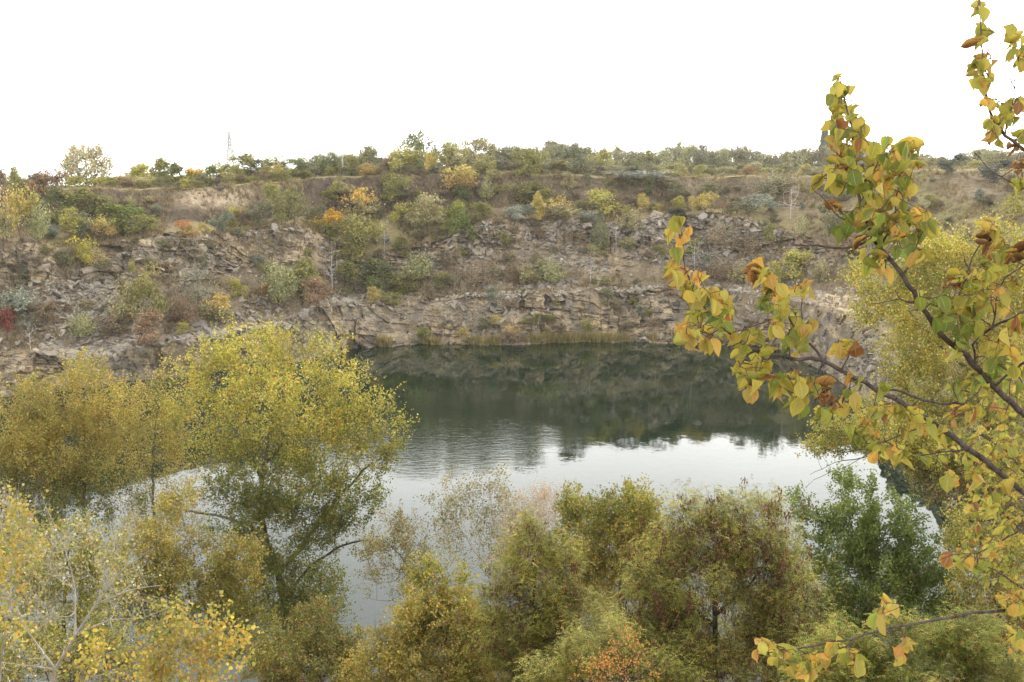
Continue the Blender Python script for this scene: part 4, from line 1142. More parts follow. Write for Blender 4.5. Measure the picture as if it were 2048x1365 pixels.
# the big poplar
shore_tree("largest yellow topped poplar with a forked trunk rising in front of the water", [(585, 1320), (572, 1250), (566, 1190), (552, 1130), (530, 1070), (520, 1010), (528, 930), (545, 850), (548, 760)],
    [(545, 700, 45, 55, 1.1), (590, 700, 60, 45), (440, 715, 45, 45), (480, 750, 80, 60), (630, 745, 70, 60), (420, 780, 90, 65, 1.1), (540, 800, 130, 85, 1.2), (680, 800, 60, 60), (400, 850, 75, 55), (500, 880, 110, 60, 1.2), (620, 870, 90, 70, 1.2),
     (735, 850, 72, 58, 1.2), (760, 905, 55, 55), (690, 920, 90, 55, 1.2), (500, 940, 85, 60, 1.3), (560, 970, 80, 60, 1.6), (640, 985, 80, 45, 1.8), (700, 1000, 60, 45, 2.2), (520, 1010, 80, 50, 2.6), (600, 1040, 90, 45, 2.6),
     (540, 1090, 80, 45, 2.4), (470, 1030, 55, 50, 1.6), (610, 1200, 80, 60, 2.4), (550, 1240, 90, 60, 2.4), (640, 1260, 60, 55, 2.), (570, 1150, 80, 45, 2.), (660, 1060, 60, 35, 1.6)],
    58, 1250, 104, .108, YEL, [(5, S(104, 118, 48)), (4, S(128, 136, 54)), (3, S(156, 152, 60)), (1, S(186, 158, 62)), (.5, S(176, 116, 80))], (790, 1020), None, .30, 1.0, .6, seed=1, tw=4, dz=-.9,
    extra=[([(560, 1150), (600, 1100), (640, 1040), (690, 980), (740, 930)], .17), ([(552, 1090), (500, 1050), (430, 1030), (350, 1020)], .13), ([(565, 1200), (620, 1130), (690, 1090), (730, 1080), (780, 1095)], .09), ([(545, 960), (480, 880), (430, 800)], .12), ([(543, 930), (600, 850), (640, 780)], .12)])
shore_tree("orange gold poplar with a straight trunk standing between two paler crowns over the lake", [(150, 1330), (160, 1200), (167, 1080), (170, 980), (168, 880), (168, 790)],
    [(170, 745, 42, 40), (180, 800, 70, 60), (225, 850, 80, 65), (120, 830, 50, 50), (150, 900, 90, 60), (210, 920, 60, 50, .6), (130, 950, 50, 40, .7), (190, 970, 70, 45, .9), (170, 1030, 65, 45, .7), (240, 1000, 50, 40, .6)],
    62, 520, 80, .10, ORG, DGR, (900, 1050), None, .2, .9, .7, seed=2)
shore_tree("dense golden poplar at the picture edge leaning over the lake", [(-30, 1330), (-10, 1150), (10, 1000), (30, 880)],
    [(20, 800, 50, 45), (60, 790, 40, 35), (70, 850, 50, 50), (20, 880, 80, 70), (60, 930, 60, 55), (10, 960, 60, 50), (90, 960, 40, 40, .6), (40, 1020, 80, 45, .9), (20, 1080, 60, 60, .8)],
    60, 500, 84, .10, ORG, DGR, (900, 1040), None, .22, .9, .7, seed=3)
shore_tree("thin orange poplar filling the gap beside the largest one", [(325, 1300), (315, 1150), (308, 1020), (305, 900), (318, 800)],
    [(335, 780, 50, 50), (300, 820, 60, 50), (350, 860, 50, 50), (290, 890, 80, 60, .9), (330, 950, 80, 55, .7), (290, 1010, 80, 45, .6), (360, 1020, 60, 50, .6)],
    66, 330, 62, .10, ORG, SPA, (930, 1010), None, .18, .9, .8, seed=4)
shore_tree("low olive orange tree with many fine drooping twigs under the largest poplar", [(420, 1400), (400, 1300), (380, 1200), (370, 1120)],
    [(340, 1070, 90, 55), (300, 1120, 80, 60), (390, 1130, 90, 60), (340, 1190, 110, 60), (440, 1190, 80, 60), (420, 1250, 90, 60), (300, 1240, 70, 50), (480, 1120, 50, 50, .7), (500, 1260, 60, 60)],
    50, 560, 100, .10, ORG, YGR, (1080, 1240), None, .17, .8, .6, seed=5, name='willow_tree')
shore_tree("yellow olive tree behind the pale bare branches", [(120, 1400), (125, 1290), (130, 1180), (140, 1090)],
    [(60, 1080, 70, 50, .7), (150, 1090, 70, 50, .7), (100, 1140, 90, 60), (180, 1160, 60, 60), (60, 1200, 80, 60), (150, 1240, 90, 60), (230, 1130, 60, 60, .6), (40, 1280, 60, 50)],
    40, 320, 90, .085, YGR, None, None, m_barkdark, .16, .7, .55, seed=6)
shore_tree("pale barked poplar with long bare forking branches and few whitish leaves", [(90, 1420), (110, 1340), (150, 1270), (190, 1210), (235, 1150), (300, 1100)],
    [(40, 1050, 60, 45, 1.3), (20, 1100, 50, 60), (100, 1080, 60, 60), (200, 1060, 70, 50), (150, 1130, 90, 60), (60, 1180, 80, 60), (240, 1120, 50, 50), (60, 1290, 80, 50, .6), (240, 1200, 60, 50, .7)],
    22, 170, 13, .06, WHT, None, None, m_barkpale, .055, .45, .5, seed=7, tw=5, tipr=.0055, shape=LEAF6,
    extra=[([(110, 1340), (60, 1270), (20, 1190), (-10, 1150)], .03), ([(150, 1270), (150, 1180), (130, 1100), (90, 1010)], .025), ([(190, 1210), (260, 1180), (330, 1170)], .018), ([(110, 1340), (40, 1330), (-30, 1320)], .02), ([(150, 1270), (220, 1240), (290, 1235), (340, 1215)], .018)])
shore_tree("bright yellow sapling with large leaves and whitish twigs at the bottom edge", [(330, 1500), (350, 1400), (370, 1330), (400, 1270)],
    [(380, 1250, 55, 28), (330, 1280, 50, 35), (430, 1270, 50, 35), (280, 1320, 60, 35), (370, 1320, 80, 40), (440, 1320, 50, 40, .7), (200, 1330, 40, 40, .8), (480, 1260, 30, 20, .4), (330, 1360, 90, 30)],
    15, 150, 20, .062, BRT, None, None, m_barkpale, .035, .3, .32, seed=8, tw=4, tipr=.0025, shape=LEAF6, name='poplar_sapling')
shore_tree("golden leafy twigs of a young poplar rising at the edge below the dense golden one", [(-20, 1500), (0, 1350), (20, 1200), (30, 1100)],
    [(30, 1040, 35, 35), (15, 1090, 40, 40), (50, 1110, 30, 30, .5), (10, 1170, 35, 40, .6), (20, 1250, 40, 40, .4)],
    18, 70, 20, .066, BRT, None, None, m_barkpale, .035, .35, .35, seed=9, tw=4, tipr=.0025, shape=LEAF6, name='poplar_sapling')
shore_tree("half bare greenish tree reaching over the water beside the largest poplar", [(900, 1330), (870, 1230), (835, 1160), (800, 1110), (770, 1080)],
    [(770, 1060, 45, 35), (820, 1070, 40, 35), (790, 1110, 60, 40), (840, 1130, 40, 45), (750, 1120, 45, 40, .7), (790, 1170, 60, 40, .6), (830, 1190, 40, 30, .7)],
    50, 210, 34, .09, SPA, None, None, m_bark, .10, .6, .5, seed=10, tw=4)
shore_tree("slender thinly leaved tree with a forked stem seen against the water", [(1015, 1310), (1003, 1210), (985, 1150), (955, 1110), (920, 1060), (890, 1000)],
    [(895, 1000, 40, 40), (880, 1040, 30, 40, .7), (925, 1040, 40, 50), (970, 1000, 40, 45), (985, 960, 25, 25), (1000, 1030, 30, 50), (950, 1090, 70, 40), (900, 1100, 35, 25, .5), (1000, 1110, 40, 35)],
    48, 260, 26, .085, SPA, None, None, m_barkpale, .10, .6, .5, seed=11, tw=5,
    extra=[([(990, 1165), (992, 1100), (985, 1030), (978, 960)], .05), ([(955, 1110), (968, 1050), (965, 1000)], .03)])
shore_tree("pinkish nearly leafless willow behind the slender tree", [(1040, 1340), (1045, 1200), (1055, 1120), (1065, 1060)],
    [(1060, 1010, 45, 35), (1090, 1020, 40, 40), (1040, 1060, 40, 40), (1070, 1090, 50, 50), (1030, 1100, 35, 40), (1010, 1140, 30, 30)],
    52, 240, 42, .07, PINK, None, None, m_barkpale, .10, .6, .5, seed=12, tw=6, name='willow_tree')
shore_tree("narrow green yellow poplar spire beside the pinkish willow", [(1165, 1340), (1160, 1200), (1155, 1100), (1150, 1030)],
    [(1145, 1005, 22, 25), (1155, 1040, 35, 35), (1135, 1020, 25, 30), (1180, 1050, 22, 35), (1150, 1085, 50, 40), (1160, 1130, 50, 40)],
    43, 190, 62, .085, YGR, None, None, None, .12, .5, .45, seed=13)
shore_tree("rounded yellow olive poplar between the green spire and the pod laden locust", [(1245, 1340), (1240, 1230), (1240, 1150), (1245, 1050)],
    [(1240, 1010, 25, 25), (1280, 1000, 30, 25), (1210, 1035, 30, 30), (1250, 1050, 60, 40), (1290, 1050, 30, 40), (1240, 1100, 85, 50, 1.2), (1220, 1150, 80, 45, 1.1), (1290, 1130, 60, 50), (1190, 1100, 40, 40)],
    42, 420, 100, .088, YGR, ORG, (1040, 1110), None, .15, .6, .5, seed=14)
shore_tree("orange and green tree with dark crooked limbs below the half bare one", [(910, 1440), (905, 1350), (890, 1280), (870, 1210)],
    [(870, 1160, 35, 30), (905, 1170, 25, 35), (850, 1200, 45, 40), (900, 1230, 60, 45), (840, 1260, 70, 45, .9), (930, 1270, 50, 45), (790, 1300, 70, 50, .9), (870, 1320, 100, 50), (930, 1340, 60, 40), (750, 1350, 60, 40)],
    36, 480, 105, .08, YGR, ORG, (1160, 1200), m_barkdark, .14, .55, .45, seed=15, name='apricot_tree',
    extra=[([(905, 1350), (830, 1330), (770, 1350)], .06), ([(905, 1350), (960, 1300), (990, 1290)], .05)])
shore_tree("yellow green honey locust with dark pod bunches up its middle", [(1010, 1440), (1030, 1350), (1060, 1270), (1070, 1180), (1070, 1110)],
    [(1065, 1060, 30, 30, 1.1), (1070, 1110, 45, 40, 1.1), (1030, 1130, 40, 25), (1120, 1120, 40, 40), (1080, 1170, 80, 50), (1000, 1200, 45, 40), (1060, 1240, 100, 50), (1150, 1230, 60, 50), (1010, 1290, 80, 50), (1100, 1310, 100, 55), (1000, 1350, 80, 40)],
    34, 560, 46, .046, LOC, None, None, m_barkdark, .14, .55, .5, comp=True, pods=9000, seed=16, name='honey_locust_tree',
    extra=[([(1030, 1350), (1080, 1320), (1130, 1270), (1140, 1200)], .05)])
shore_tree("broad honey locust thick with brown seed pods", [(1430, 1440), (1430, 1330), (1430, 1230), (1430, 1130), (1440, 1060)],
    [(1390, 1020, 45, 30), (1450, 1030, 50, 30), (1510, 1015, 40, 25), (1350, 1060, 50, 40), (1420, 1080, 90, 50), (1520, 1080, 80, 55), (1320, 1120, 60, 50), (1400, 1160, 130, 60), (1540, 1160, 90, 60), (1300, 1200, 70, 50), (1420, 1250, 160, 60), (1570, 1240, 90, 60), (1330, 1300, 110, 50), (1490, 1320, 150, 50), (1600, 1310, 70, 50)],
    30, 1050, 36, .042, LOC, None, None, m_barkdark, .15, .55, .5, comp=True, pods=26000, seed=17, name='honey_locust_tree',
    extra=[([(1430, 1230), (1500, 1170), (1550, 1100)], .05), ([(1430, 1250), (1360, 1190), (1320, 1120)], .05), ([(1430, 1330), (1530, 1280), (1590, 1220)], .04)])
shore_tree("dark green poplar with several upright spires before the bright water", [(1740, 1440), (1735, 1300), (1725, 1180), (1715, 1080)],
    [(1690, 975, 14, 25), (1685, 1020, 28, 30), (1655, 1035, 18, 22), (1605, 1010, 15, 22, .9), (1620, 1045, 30, 25, .8), (1735, 990, 12, 25), (1740, 1030, 25, 25), (1795, 1020, 14, 30), (1800, 1065, 28, 30), (1835, 1060, 14, 22, .8), (1700, 1080, 70, 45, 1.1), (1780, 1100, 70, 50, 1.1), (1650, 1090, 40, 30), (1730, 1150, 100, 50, 1.1), (1830, 1130, 50, 45), (1780, 1200, 100, 55), (1860, 1190, 60, 50), (1700, 1220, 70, 50), (1900, 1220, 50, 40, .8), (1760, 1270, 100, 50), (1880, 1120, 50, 40, .7), (1640, 1150, 50, 40, .8), (1930, 1180, 40, 40, .6)],
    36, 680, 95, .078, DPO, YGR, (1330, 1500), m_barkdark, .15, .5, .42, seed=18)
shore_tree("tall yellow poplar whose crown glows behind the leafy near branches", [(2040, 1330), (2030, 1180), (2020, 1050), (1990, 900), (1960, 760), (1950, 640), (1940, 540)],
    [(1900, 500, 35, 30), (1860, 540, 60, 40), (1780, 560, 65, 40), (1730, 545, 40, 25), (1990, 470, 45, 35), (1970, 530, 60, 45), (1760, 610, 50, 30), (1850, 620, 80, 45), (1960, 620, 90, 50), (2040, 560, 50, 60), (1830, 690, 80, 50, .9), (1930, 710, 90, 60), (2030, 680, 60, 60), (1860, 770, 70, 45, .9), (1960, 800, 90, 55), (1800, 740, 40, 30, .5), (1900, 850, 110, 50), (2030, 820, 60, 70), (1760, 820, 60, 35, .8), (1830, 850, 60, 40)],
    57, 980, 110, .11, YEL, YGR, (700, 900), None, .26, 1., .8, seed=19, tw=4,
    extra=[([(1960, 760), (1890, 700), (1840, 650), (1800, 600)], .1), ([(1985, 880), (1900, 840), (1820, 790), (1780, 740)], .1)])
shore_tree("leaning tree holding fine bare twigs out over the bright water", [(2060, 1330), (2040, 1200), (1990, 1040), (1930, 950), (1850, 905), (1760, 895), (1690, 905)],
    [(1660, 880, 45, 25, .9), (1720, 870, 60, 28, 1.), (1780, 890, 50, 25, .9), (1840, 890, 50, 35), (1900, 920, 60, 45), (1960, 960, 70, 60), (2030, 960, 60, 70), (1990, 1040, 60, 60, .8), (2040, 1080, 40, 60, .8), (1865, 940, 40, 28, 1.8), (1905, 985, 50, 40, 1.8), (1850, 905, 50, 28, 1.5)],
    47, 680, 84, .095, YGR, SPA, (930, 1000), m_barkdark, .16, .6, .5, seed=20, tw=4, name='leaning_tree',
    extra=[([(1800, 898), (1730, 915), (1670, 925), (1620, 950)], .03), ([(1760, 895), (1700, 930), (1640, 955), (1610, 975)], .02), ([(1850, 905), (1860, 940), (1850, 990)], .03)])
shore_tree("scrubby olive tree against the glittering inlet at the lower corner", [(2020, 1440), (2015, 1300), (1990, 1200), (1960, 1120)],
    [(1930, 1060, 50, 40, .7), (1970, 1100, 70, 50, .8), (2030, 1140, 50, 60), (1960, 1180, 60, 40, .6), (2030, 1230, 50, 50), (1990, 1290, 70, 50), (1900, 1280, 50, 40, .6)],
    34, 420, 80, .07, YGR, ORG, (1040, 1300), m_barkdark, .12, .5, .42, seed=21, name='scrub_tree')
shore_tree("pale green locust thicket filling the bottom corner", [(1820, 1500), (1830, 1400), (1830, 1330)],
    [(1680, 1275, 30, 28), (1660, 1310, 50, 30), (1750, 1300, 40, 30), (1800, 1255, 28, 26), (1840, 1300, 50, 30), (1900, 1270, 34, 30), (1910, 1310, 50, 30), (1960, 1260, 30, 30), (1720, 1345, 90, 30), (1850, 1345, 110, 30), (1980, 1340, 70, 35), (1640, 1350, 60, 25)],
    24, 420, 40, .038, LOCY, None, None, m_barkdark, .07, .4, .4, comp=True, seed=22, name='locust_bush', cat='bush')
shore_tree("flame orange sapling at the bottom edge below the locusts", [(1250, 1460), (1245, 1370), (1240, 1320)],
    [(1215, 1310, 25, 25), (1260, 1300, 30, 25), (1240, 1340, 60, 25), (1300, 1335, 25, 25, .7), (1180, 1345, 25, 18, .7)],
    23, 60, 26, .05, FIR, None, None, m_barkdark, .035, .3, .3, seed=23, name='orange_sapling')
shore_tree("mixed green and yellow bush at the foot of the largest poplar", [(640, 1450), (640, 1380), (640, 1330)],
    [(620, 1260, 60, 45), (680, 1300, 50, 35), (600, 1320, 80, 40), (690, 1340, 60, 30), (540, 1340, 60, 35), (650, 1355, 90, 25)],
    40, 340, 84, .08, [(5, S(150, 148, 64)), (1, S(190, 120, 70)), (5, S(116, 124, 54)), (2, S(200, 168, 74))], None, None, m_barkdark, .10, .5, .42, seed=24, name='shore_bush', cat='bush')
shore_tree("dull green undergrowth tree at the bottom edge beside the orange green one", [(1180, 1460), (1180, 1390), (1180, 1340)],
    [(1150, 1300, 30, 30), (1200, 1320, 40, 25), (1110, 1340, 60, 30), (1235, 1275, 30, 35), (1290, 1330, 50, 30), (1340, 1350, 50, 20)],
    27, 220, 32, .038, LOC, None, None, m_barkdark, .06, .4, .4, comp=True, seed=25, name='honey_locust_tree')
shore_tree("hazel coloured willow thicket closing the gap behind the pod laden locusts", [(1250, 1420), (1240, 1300), (1230, 1230)],
    [(1180, 1190, 60, 35), (1290, 1180, 60, 35), (1230, 1240, 110, 50), (1120, 1250, 60, 45), (1340, 1250, 60, 45), (1240, 1310, 150, 50), (1080, 1320, 80, 50)],
    47, 460, 84, .09, YGR, ORG, (1150, 1350), None, .12, .6, .5, seed=41, name='willow_tree', tw=4)
shore_tree("green willow thicket between the orange green tree and the first locust", [(990, 1420), (985, 1310), (975, 1240)],
    [(960, 1230, 50, 35), (1000, 1270, 60, 40), (930, 1310, 80, 40), (860, 1330, 80, 40), (1010, 1330, 80, 50), (760, 1345, 70, 30, .8)],
    45, 320, 80, .085, YGR, DGR, (1200, 1400), None, .10, .5, .45, seed=42, name='willow_tree', tw=4)
shore_tree("olive willow thicket behind the dark green poplar", [(1620, 1440), (1620, 1320), (1625, 1230)],
    [(1600, 1130, 50, 35), (1640, 1180, 60, 40), (1590, 1230, 80, 50), (1680, 1260, 80, 50), (1850, 1250, 80, 50), (1930, 1270, 60, 50, .8)],
    46, 380, 80, .085, YGR, None, None, None, .10, .5, .45, seed=43, name='willow_tree', tw=4)
shore_tree("low tangled yellow olive bush filling the corner under the pale bare branches", [(120, 1500), (110, 1430), (100, 1370)],
    [(40, 1290, 60, 35), (130, 1290, 70, 40), (210, 1280, 50, 40), (80, 1330, 110, 30), (230, 1330, 80, 30), (0, 1340, 50, 30), (330, 1250, 50, 40, .6)],
    31, 300, 52, .07, YGR, WHT, (1200, 1500), m_barkdark, .07, .45, .4, seed=44, name='shore_bush', cat='bush', tw=4)
# the solitary large tree on the far rim
zz = zplat(172, 214)
shore_tree("large solitary rim tree with see through pink and gold crown", [(170, 395), (172, 370), (173, 345), (172, 320)],
    [(170, 305, 34, 14), (150, 318, 26, 20), (195, 318, 26, 20), (172, 330, 45, 25), (140, 345, 20, 18, .9), (212, 342, 20, 20, .9), (135, 368, 18, 12, .8), (160, 362, 24, 18), (195, 368, 26, 14, .9)],
    214, 260, 34, .30, [(4, S(200, 186, 130)), (2, S(214, 182, 130)), (4, S(160, 166, 106)), (2, S(226, 204, 160))], DG and [(3, S(130, 140, 80)), (2, S(190, 170, 90))], (335, 375), None, .3, 1.1, 1.3, seed=31, name='rim_tree', ground_z=zz, tw=3, tipr=.03)
# ------------------------------------------------------------------ the near fruit tree reaching in from one side
m_big, t, o_ = newmat("apricot_leaf")
ca = attr(t, 'col').outputs['Color']; lt = attr(t, 'lt').outputs['Fac']; ls = attr(t, 'ls').outputs['Fac']; lr = attr(t, 'lr').outputs['Fac']
g = N(t, 'ShaderNodeNewGeometry'); vec = g.outputs['Position']
n1 = noise(t, vec, 34, 6, .72); n2 = noise(t, vec, 90, 3, .6)
edge = mth(t, 'ADD', mth(t, 'MULTIPLY', mth(t, 'MULTIPLY', ls, ls), .55), mth(t, 'MULTIPLY', lt, .25))
edge = mth(t, 'ADD', edge, mth(t, 'MULTIPLY', mth(t, 'SUBTRACT', n1, .5), 1.3))
c = mix(t, mth(t, 'MULTIPLY', rng_(t, edge, .25, .75), rng_(t, lr, .1, .7, 0, .8)), ca, (.50, .38, .05))
c = mix(t, mth(t, 'MULTIPLY', rng_(t, edge, .58, .85), rng_(t, lr, .5, 1., 0, .85)), c, (.40, .17, .035))
sp_ = mth(t, 'ADD', n2, mth(t, 'MULTIPLY', n1, .35))
c = mix(t, mth(t, 'MULTIPLY', rng_(t, sp_, .80, .88), .75), c, (.13, .055, .025))
vein = rng_(t, mth(t, 'ABSOLUTE', mth(t, 'SINE', mth(t, 'MULTIPLY', mth(t, 'SUBTRACT', lt, mth(t, 'MULTIPLY', ls, .28)), 26.0))), 0., .16, .22, 0)
c = mix(t, vein, c, (.55, .50, .20))
c = mix(t, rng_(t, ls, 0, .07, .4, 0), c, (.60, .54, .26))
d = N(t, 'ShaderNodeBsdfPrincipled'); L(t, c, d.inputs['Base Color']); d.inputs['Roughness'].default_value = .55; d.inputs['Specular IOR Level'].default_value = .4
tr = N(t, 'ShaderNodeBsdfTranslucent'); L(t, mix(t, .35, c, (.8, .7, .1), 'MULTIPLY') if False else c, tr.inputs[0])
bp = N(t, 'ShaderNodeBump'); bp.inputs['Strength'].default_value = .4; bp.inputs['Distance'].default_value = .002
L(t, mth(t, 'ADD', vein, n1), bp.inputs['Height']); L(t, bp.outputs[0], d.inputs['Normal'])
ms = N(t, 'ShaderNodeMixShader'); ms.inputs[0].default_value = .5
L(t, d.outputs[0], ms.inputs[1]); L(t, tr.outputs[0], ms.inputs[2]); L(t, ms.outputs[0], o_.inputs[0])
m_abark = bark_mat("apricot_bark", (.035, .026, .022), (.13, .10, .085), 60.)
m_atwig = bark_mat("apricot_twig", (.07, .03, .025), (.16, .09, .06), 60.)

NT_, NS_ = 8, 5
def big_leaves(base, dirn, nrm, ln, rs, curl):
    """ovate pointed leaves, folded along the midrib, curled and wavy"""
    n = len(base)
    tg = np.linspace(0, 1, NT_); sg = np.linspace(-1, 1, NS_)
    hw = np.interp(tg, [0, .08, .22, .38, .55, .72, .86, .94, 1], [.03, .20, .36, .40, .365, .27, .13, .05, .0])
    Tt, Ss = np.meshgrid(tg, sg, indexing='ij'); HW = np.interp(Tt, tg, hw)
    x = np.repeat(Tt[None], n, 0); y = (Ss * HW)[None] * rs.uniform(.85, 1.1, (n, 1, 1))
    fold = rs.uniform(.1, 1.6, (n, 1, 1)) + curl[:, None, None] * .6
    z = np.abs(y) * fold + .035 * np.sin(x * rs.uniform(8, 15, (n, 1, 1)) + rs.uniform(0, 6, (n, 1, 1)) + Ss[None] * 2.) * np.abs(Ss[None]) ** 1.5
    y = y * np.cos(np.arctan(fold) * .8)
    k = rs.normal(.7, .85, (n, 1, 1)) + curl[:, None, None] * 1.6     # bending of the blade
    k = np.where(np.abs(k) < .05, .05, k)
    th = k * x
    bx = np.sin(th) / k - z * np.sin(th); bz = (np.cos(th) - 1) / k + z * np.cos(th)
    s_ = unit(np.cross(nrm, dirn)); w = np.cross(dirn, s_)
    P = base[:, None, None] + ln[:, None, None, None] * (bx[..., None] * dirn[:, None, None] + y[..., None] * s_[:, None, None] + bz[..., None] * w[:, None, None])
    V = P.reshape(-1, 3)
    q = np.arange(NT_ * NS_).reshape(NT_, NS_); q = np.stack([q[:-1, :-1], q[1:, :-1], q[1:, 1:], q[:-1, 1:]], -1).reshape(-1, 4)
    Fc = (np.arange(n) * NT_ * NS_)[:, None, None] + q[None]
    return V, Fc.reshape(-1, 4), np.tile(Tt.ravel(), n), np.tile(np.abs(Ss).ravel(), n)
G1 = [(4, S(140, 146, 44, .75)), (6, S(166, 160, 48, .78)), (1, S(116, 130, 40, .75)), (6, S(190, 172, 56, .8)), (2, S(202, 156, 54, .78)), (.8, S(150, 96, 44, .75))]
O1 = [(3, S(216, 166, 56, .8)), (2, S(196, 138, 54, .75)), (2, S(180, 150, 56, .8)), (2, S(200, 176, 56, .85)), (2, S(186, 176, 60, .85))]
B1 = [(3, S(150, 92, 44, .8)), (2, S(176, 130, 60, .8)), (2, S(110, 66, 36, .8))]
N1 = [(3, S(118, 138, 46, .75)), (4, S(140, 150, 50, .75)), (1, S(160, 160, 52, .8))]

def near_tree(label, D0, trunkpts, limbs, clusters, leafl, seed, shoots=True, depth=.10, trunk_r=.09):
    rs = np.random.RandomState(seed)
    base = np.array(trunkpts[0], float)
    o = empty("apricot_tree", base, label, "fruit tree")
    sk = Skel(30000)
    sk.line(trunkpts, -1, trunk_r, trunk_r * .2, .12, .004, rs)
    ntr = sk.n
    roots = {}
    for key, parent, pts, ra, rb_ in limbs:
        P_ = [at(u, v, D0 + dd) for u, v, dd in pts]
        if parent is None: i0 = int(np.argmin(((sk.P[:ntr] - P_[0]) ** 2).sum(1) + 3 * np.maximum(0, sk.P[:ntr, 2] - P_[0][2])))
        else:
            cand = np.arange(roots[parent][0], roots[parent][1]); i0 = int(cand[np.argmin(((sk.P[cand] - P_[0]) ** 2).sum(1))]); P_ = P_[1:]
        a0 = sk.n; sk.line(P_, i0, ra, rb_, .035, .0022, rs); roots[key] = (a0, sk.n)
    nlimb = sk.n; sk.pl[:nlimb] = 0
    # spurs along the limbs
    for i in rs.choice(np.arange(ntr, nlimb), int(nlimb * .16), replace=False):
        d = unit(rs.normal(0, 1, 3) + [0, 0, .6]); ln = rs.uniform(.008, .03)
        j = sk.add(sk.P[i] + d * ln, i, .0016); sk.add(sk.P[j] + unit(d + rs.normal(0, .5, 3)) * ln * .5, j, .0011)
    cl = []
    for c_ in clusters:
        u, v, ru, rv, n = c_[:5]; tag = c_[5] if len(c_) > 5 else 'g'
        n = int(round(n * 2.0 + .2))
        uv = np.array([u, v]); lim = np.arange(ntr, nlimb); pu_, pv2 = proj(sk.P[lim]); k = lim[int(np.argmin((pu_ - u) ** 2 + (pv2 - v) ** 2))]
        Dl = sk.P[k][1]
        for _ in range(n):
            a = rs.uniform(0, 6.28); r = rs.uniform(0, 1) ** .5
            # the pixel is the middle of the blade; its base sits a little higher
            cl.append((*at(u + math.cos(a) * r * ru, v + math.sin(a) * r * rv - 16 * leafl / .062 * 2.9 / D0, Dl + rs.normal(0, depth)), 'gobn'.index(tag)))
    cl = np.array(cl); B = cl[:, :3]; tg = cl[:, 3].astype(int)
    tips = sk.reach(B, .022, rs, .1, .3, -.12, .10, order=np.argsort([((sk.P[ntr:nlimb] - b_) ** 2).sum(1).min() for b_ in B]))
    order = np.argsort([((sk.P[ntr:nlimb] - b_) ** 2).sum(1).min() for b_ in B])
    rr = sk.radii(.0007, 2.2); mr = sk.minr[:sk.n]; rr = np.where(mr > 0, mr, np.minimum(rr, .0032))
    i = np.arange(sk.n); par = sk.par[:sk.n]
    def part(name, mask, mat, n):
        ii_ = i[mask & (par >= 0)]; p = par[ii_]
        V, Fc = tubes(sk.P[p], sk.P[ii_], np.minimum(rr[p], rr[ii_] * 1.25 + .0005), rr[ii_], n); mk(name, V - base, Fc, mat, o, smooth=True)
    part("trunk", i < ntr, m_abark, 12)
    for key, (a0, a1) in roots.items(): part("branch", (i >= a0) & (i < a1), m_abark, 8)
    part("twigs", i >= nlimb, m_atwig, 5)
    n = len(B)
    d = rs.normal(0, .34, (n, 3)); d[:, 2] -= 1.0; d = unit(d)
    nn = rs.normal(0, .95, (n, 3)) + [0, -.75, .15]
    pb = sk.P[tips]; pb = pb[np.argsort(order)]
    curl = np.where(tg == 2, rs.uniform(.6, 1.4, n), np.where(rs.uniform(0, 1, n) < .15, rs.uniform(.3, 1., n), 0))
    ln = leafl * rs.uniform(.62, 1.2, n) * np.where(tg == 2, .75, 1)
    V, Fc, LT, LS = big_leaves(pb, d, nn, ln, rs, curl)
    cc = np.zeros((n, 3))
    for q, pal in enumerate((G1, O1, B1, N1)):
        m_ = tg == q
        if m_.any(): cc[m_] = pick(pal, int(m_.sum()), rs, .1)
    k = NT_ * NS_
    lr = rs.uniform(0, 1, n) * np.where(tg == 3, .5, 1)
    mk("leaves", V - base, Fc, m_big, o, attrs=dict(col=np.repeat(cc, k, 0), lt=LT, ls=LS, lr=np.repeat(lr, k)), smooth=True)
    return o

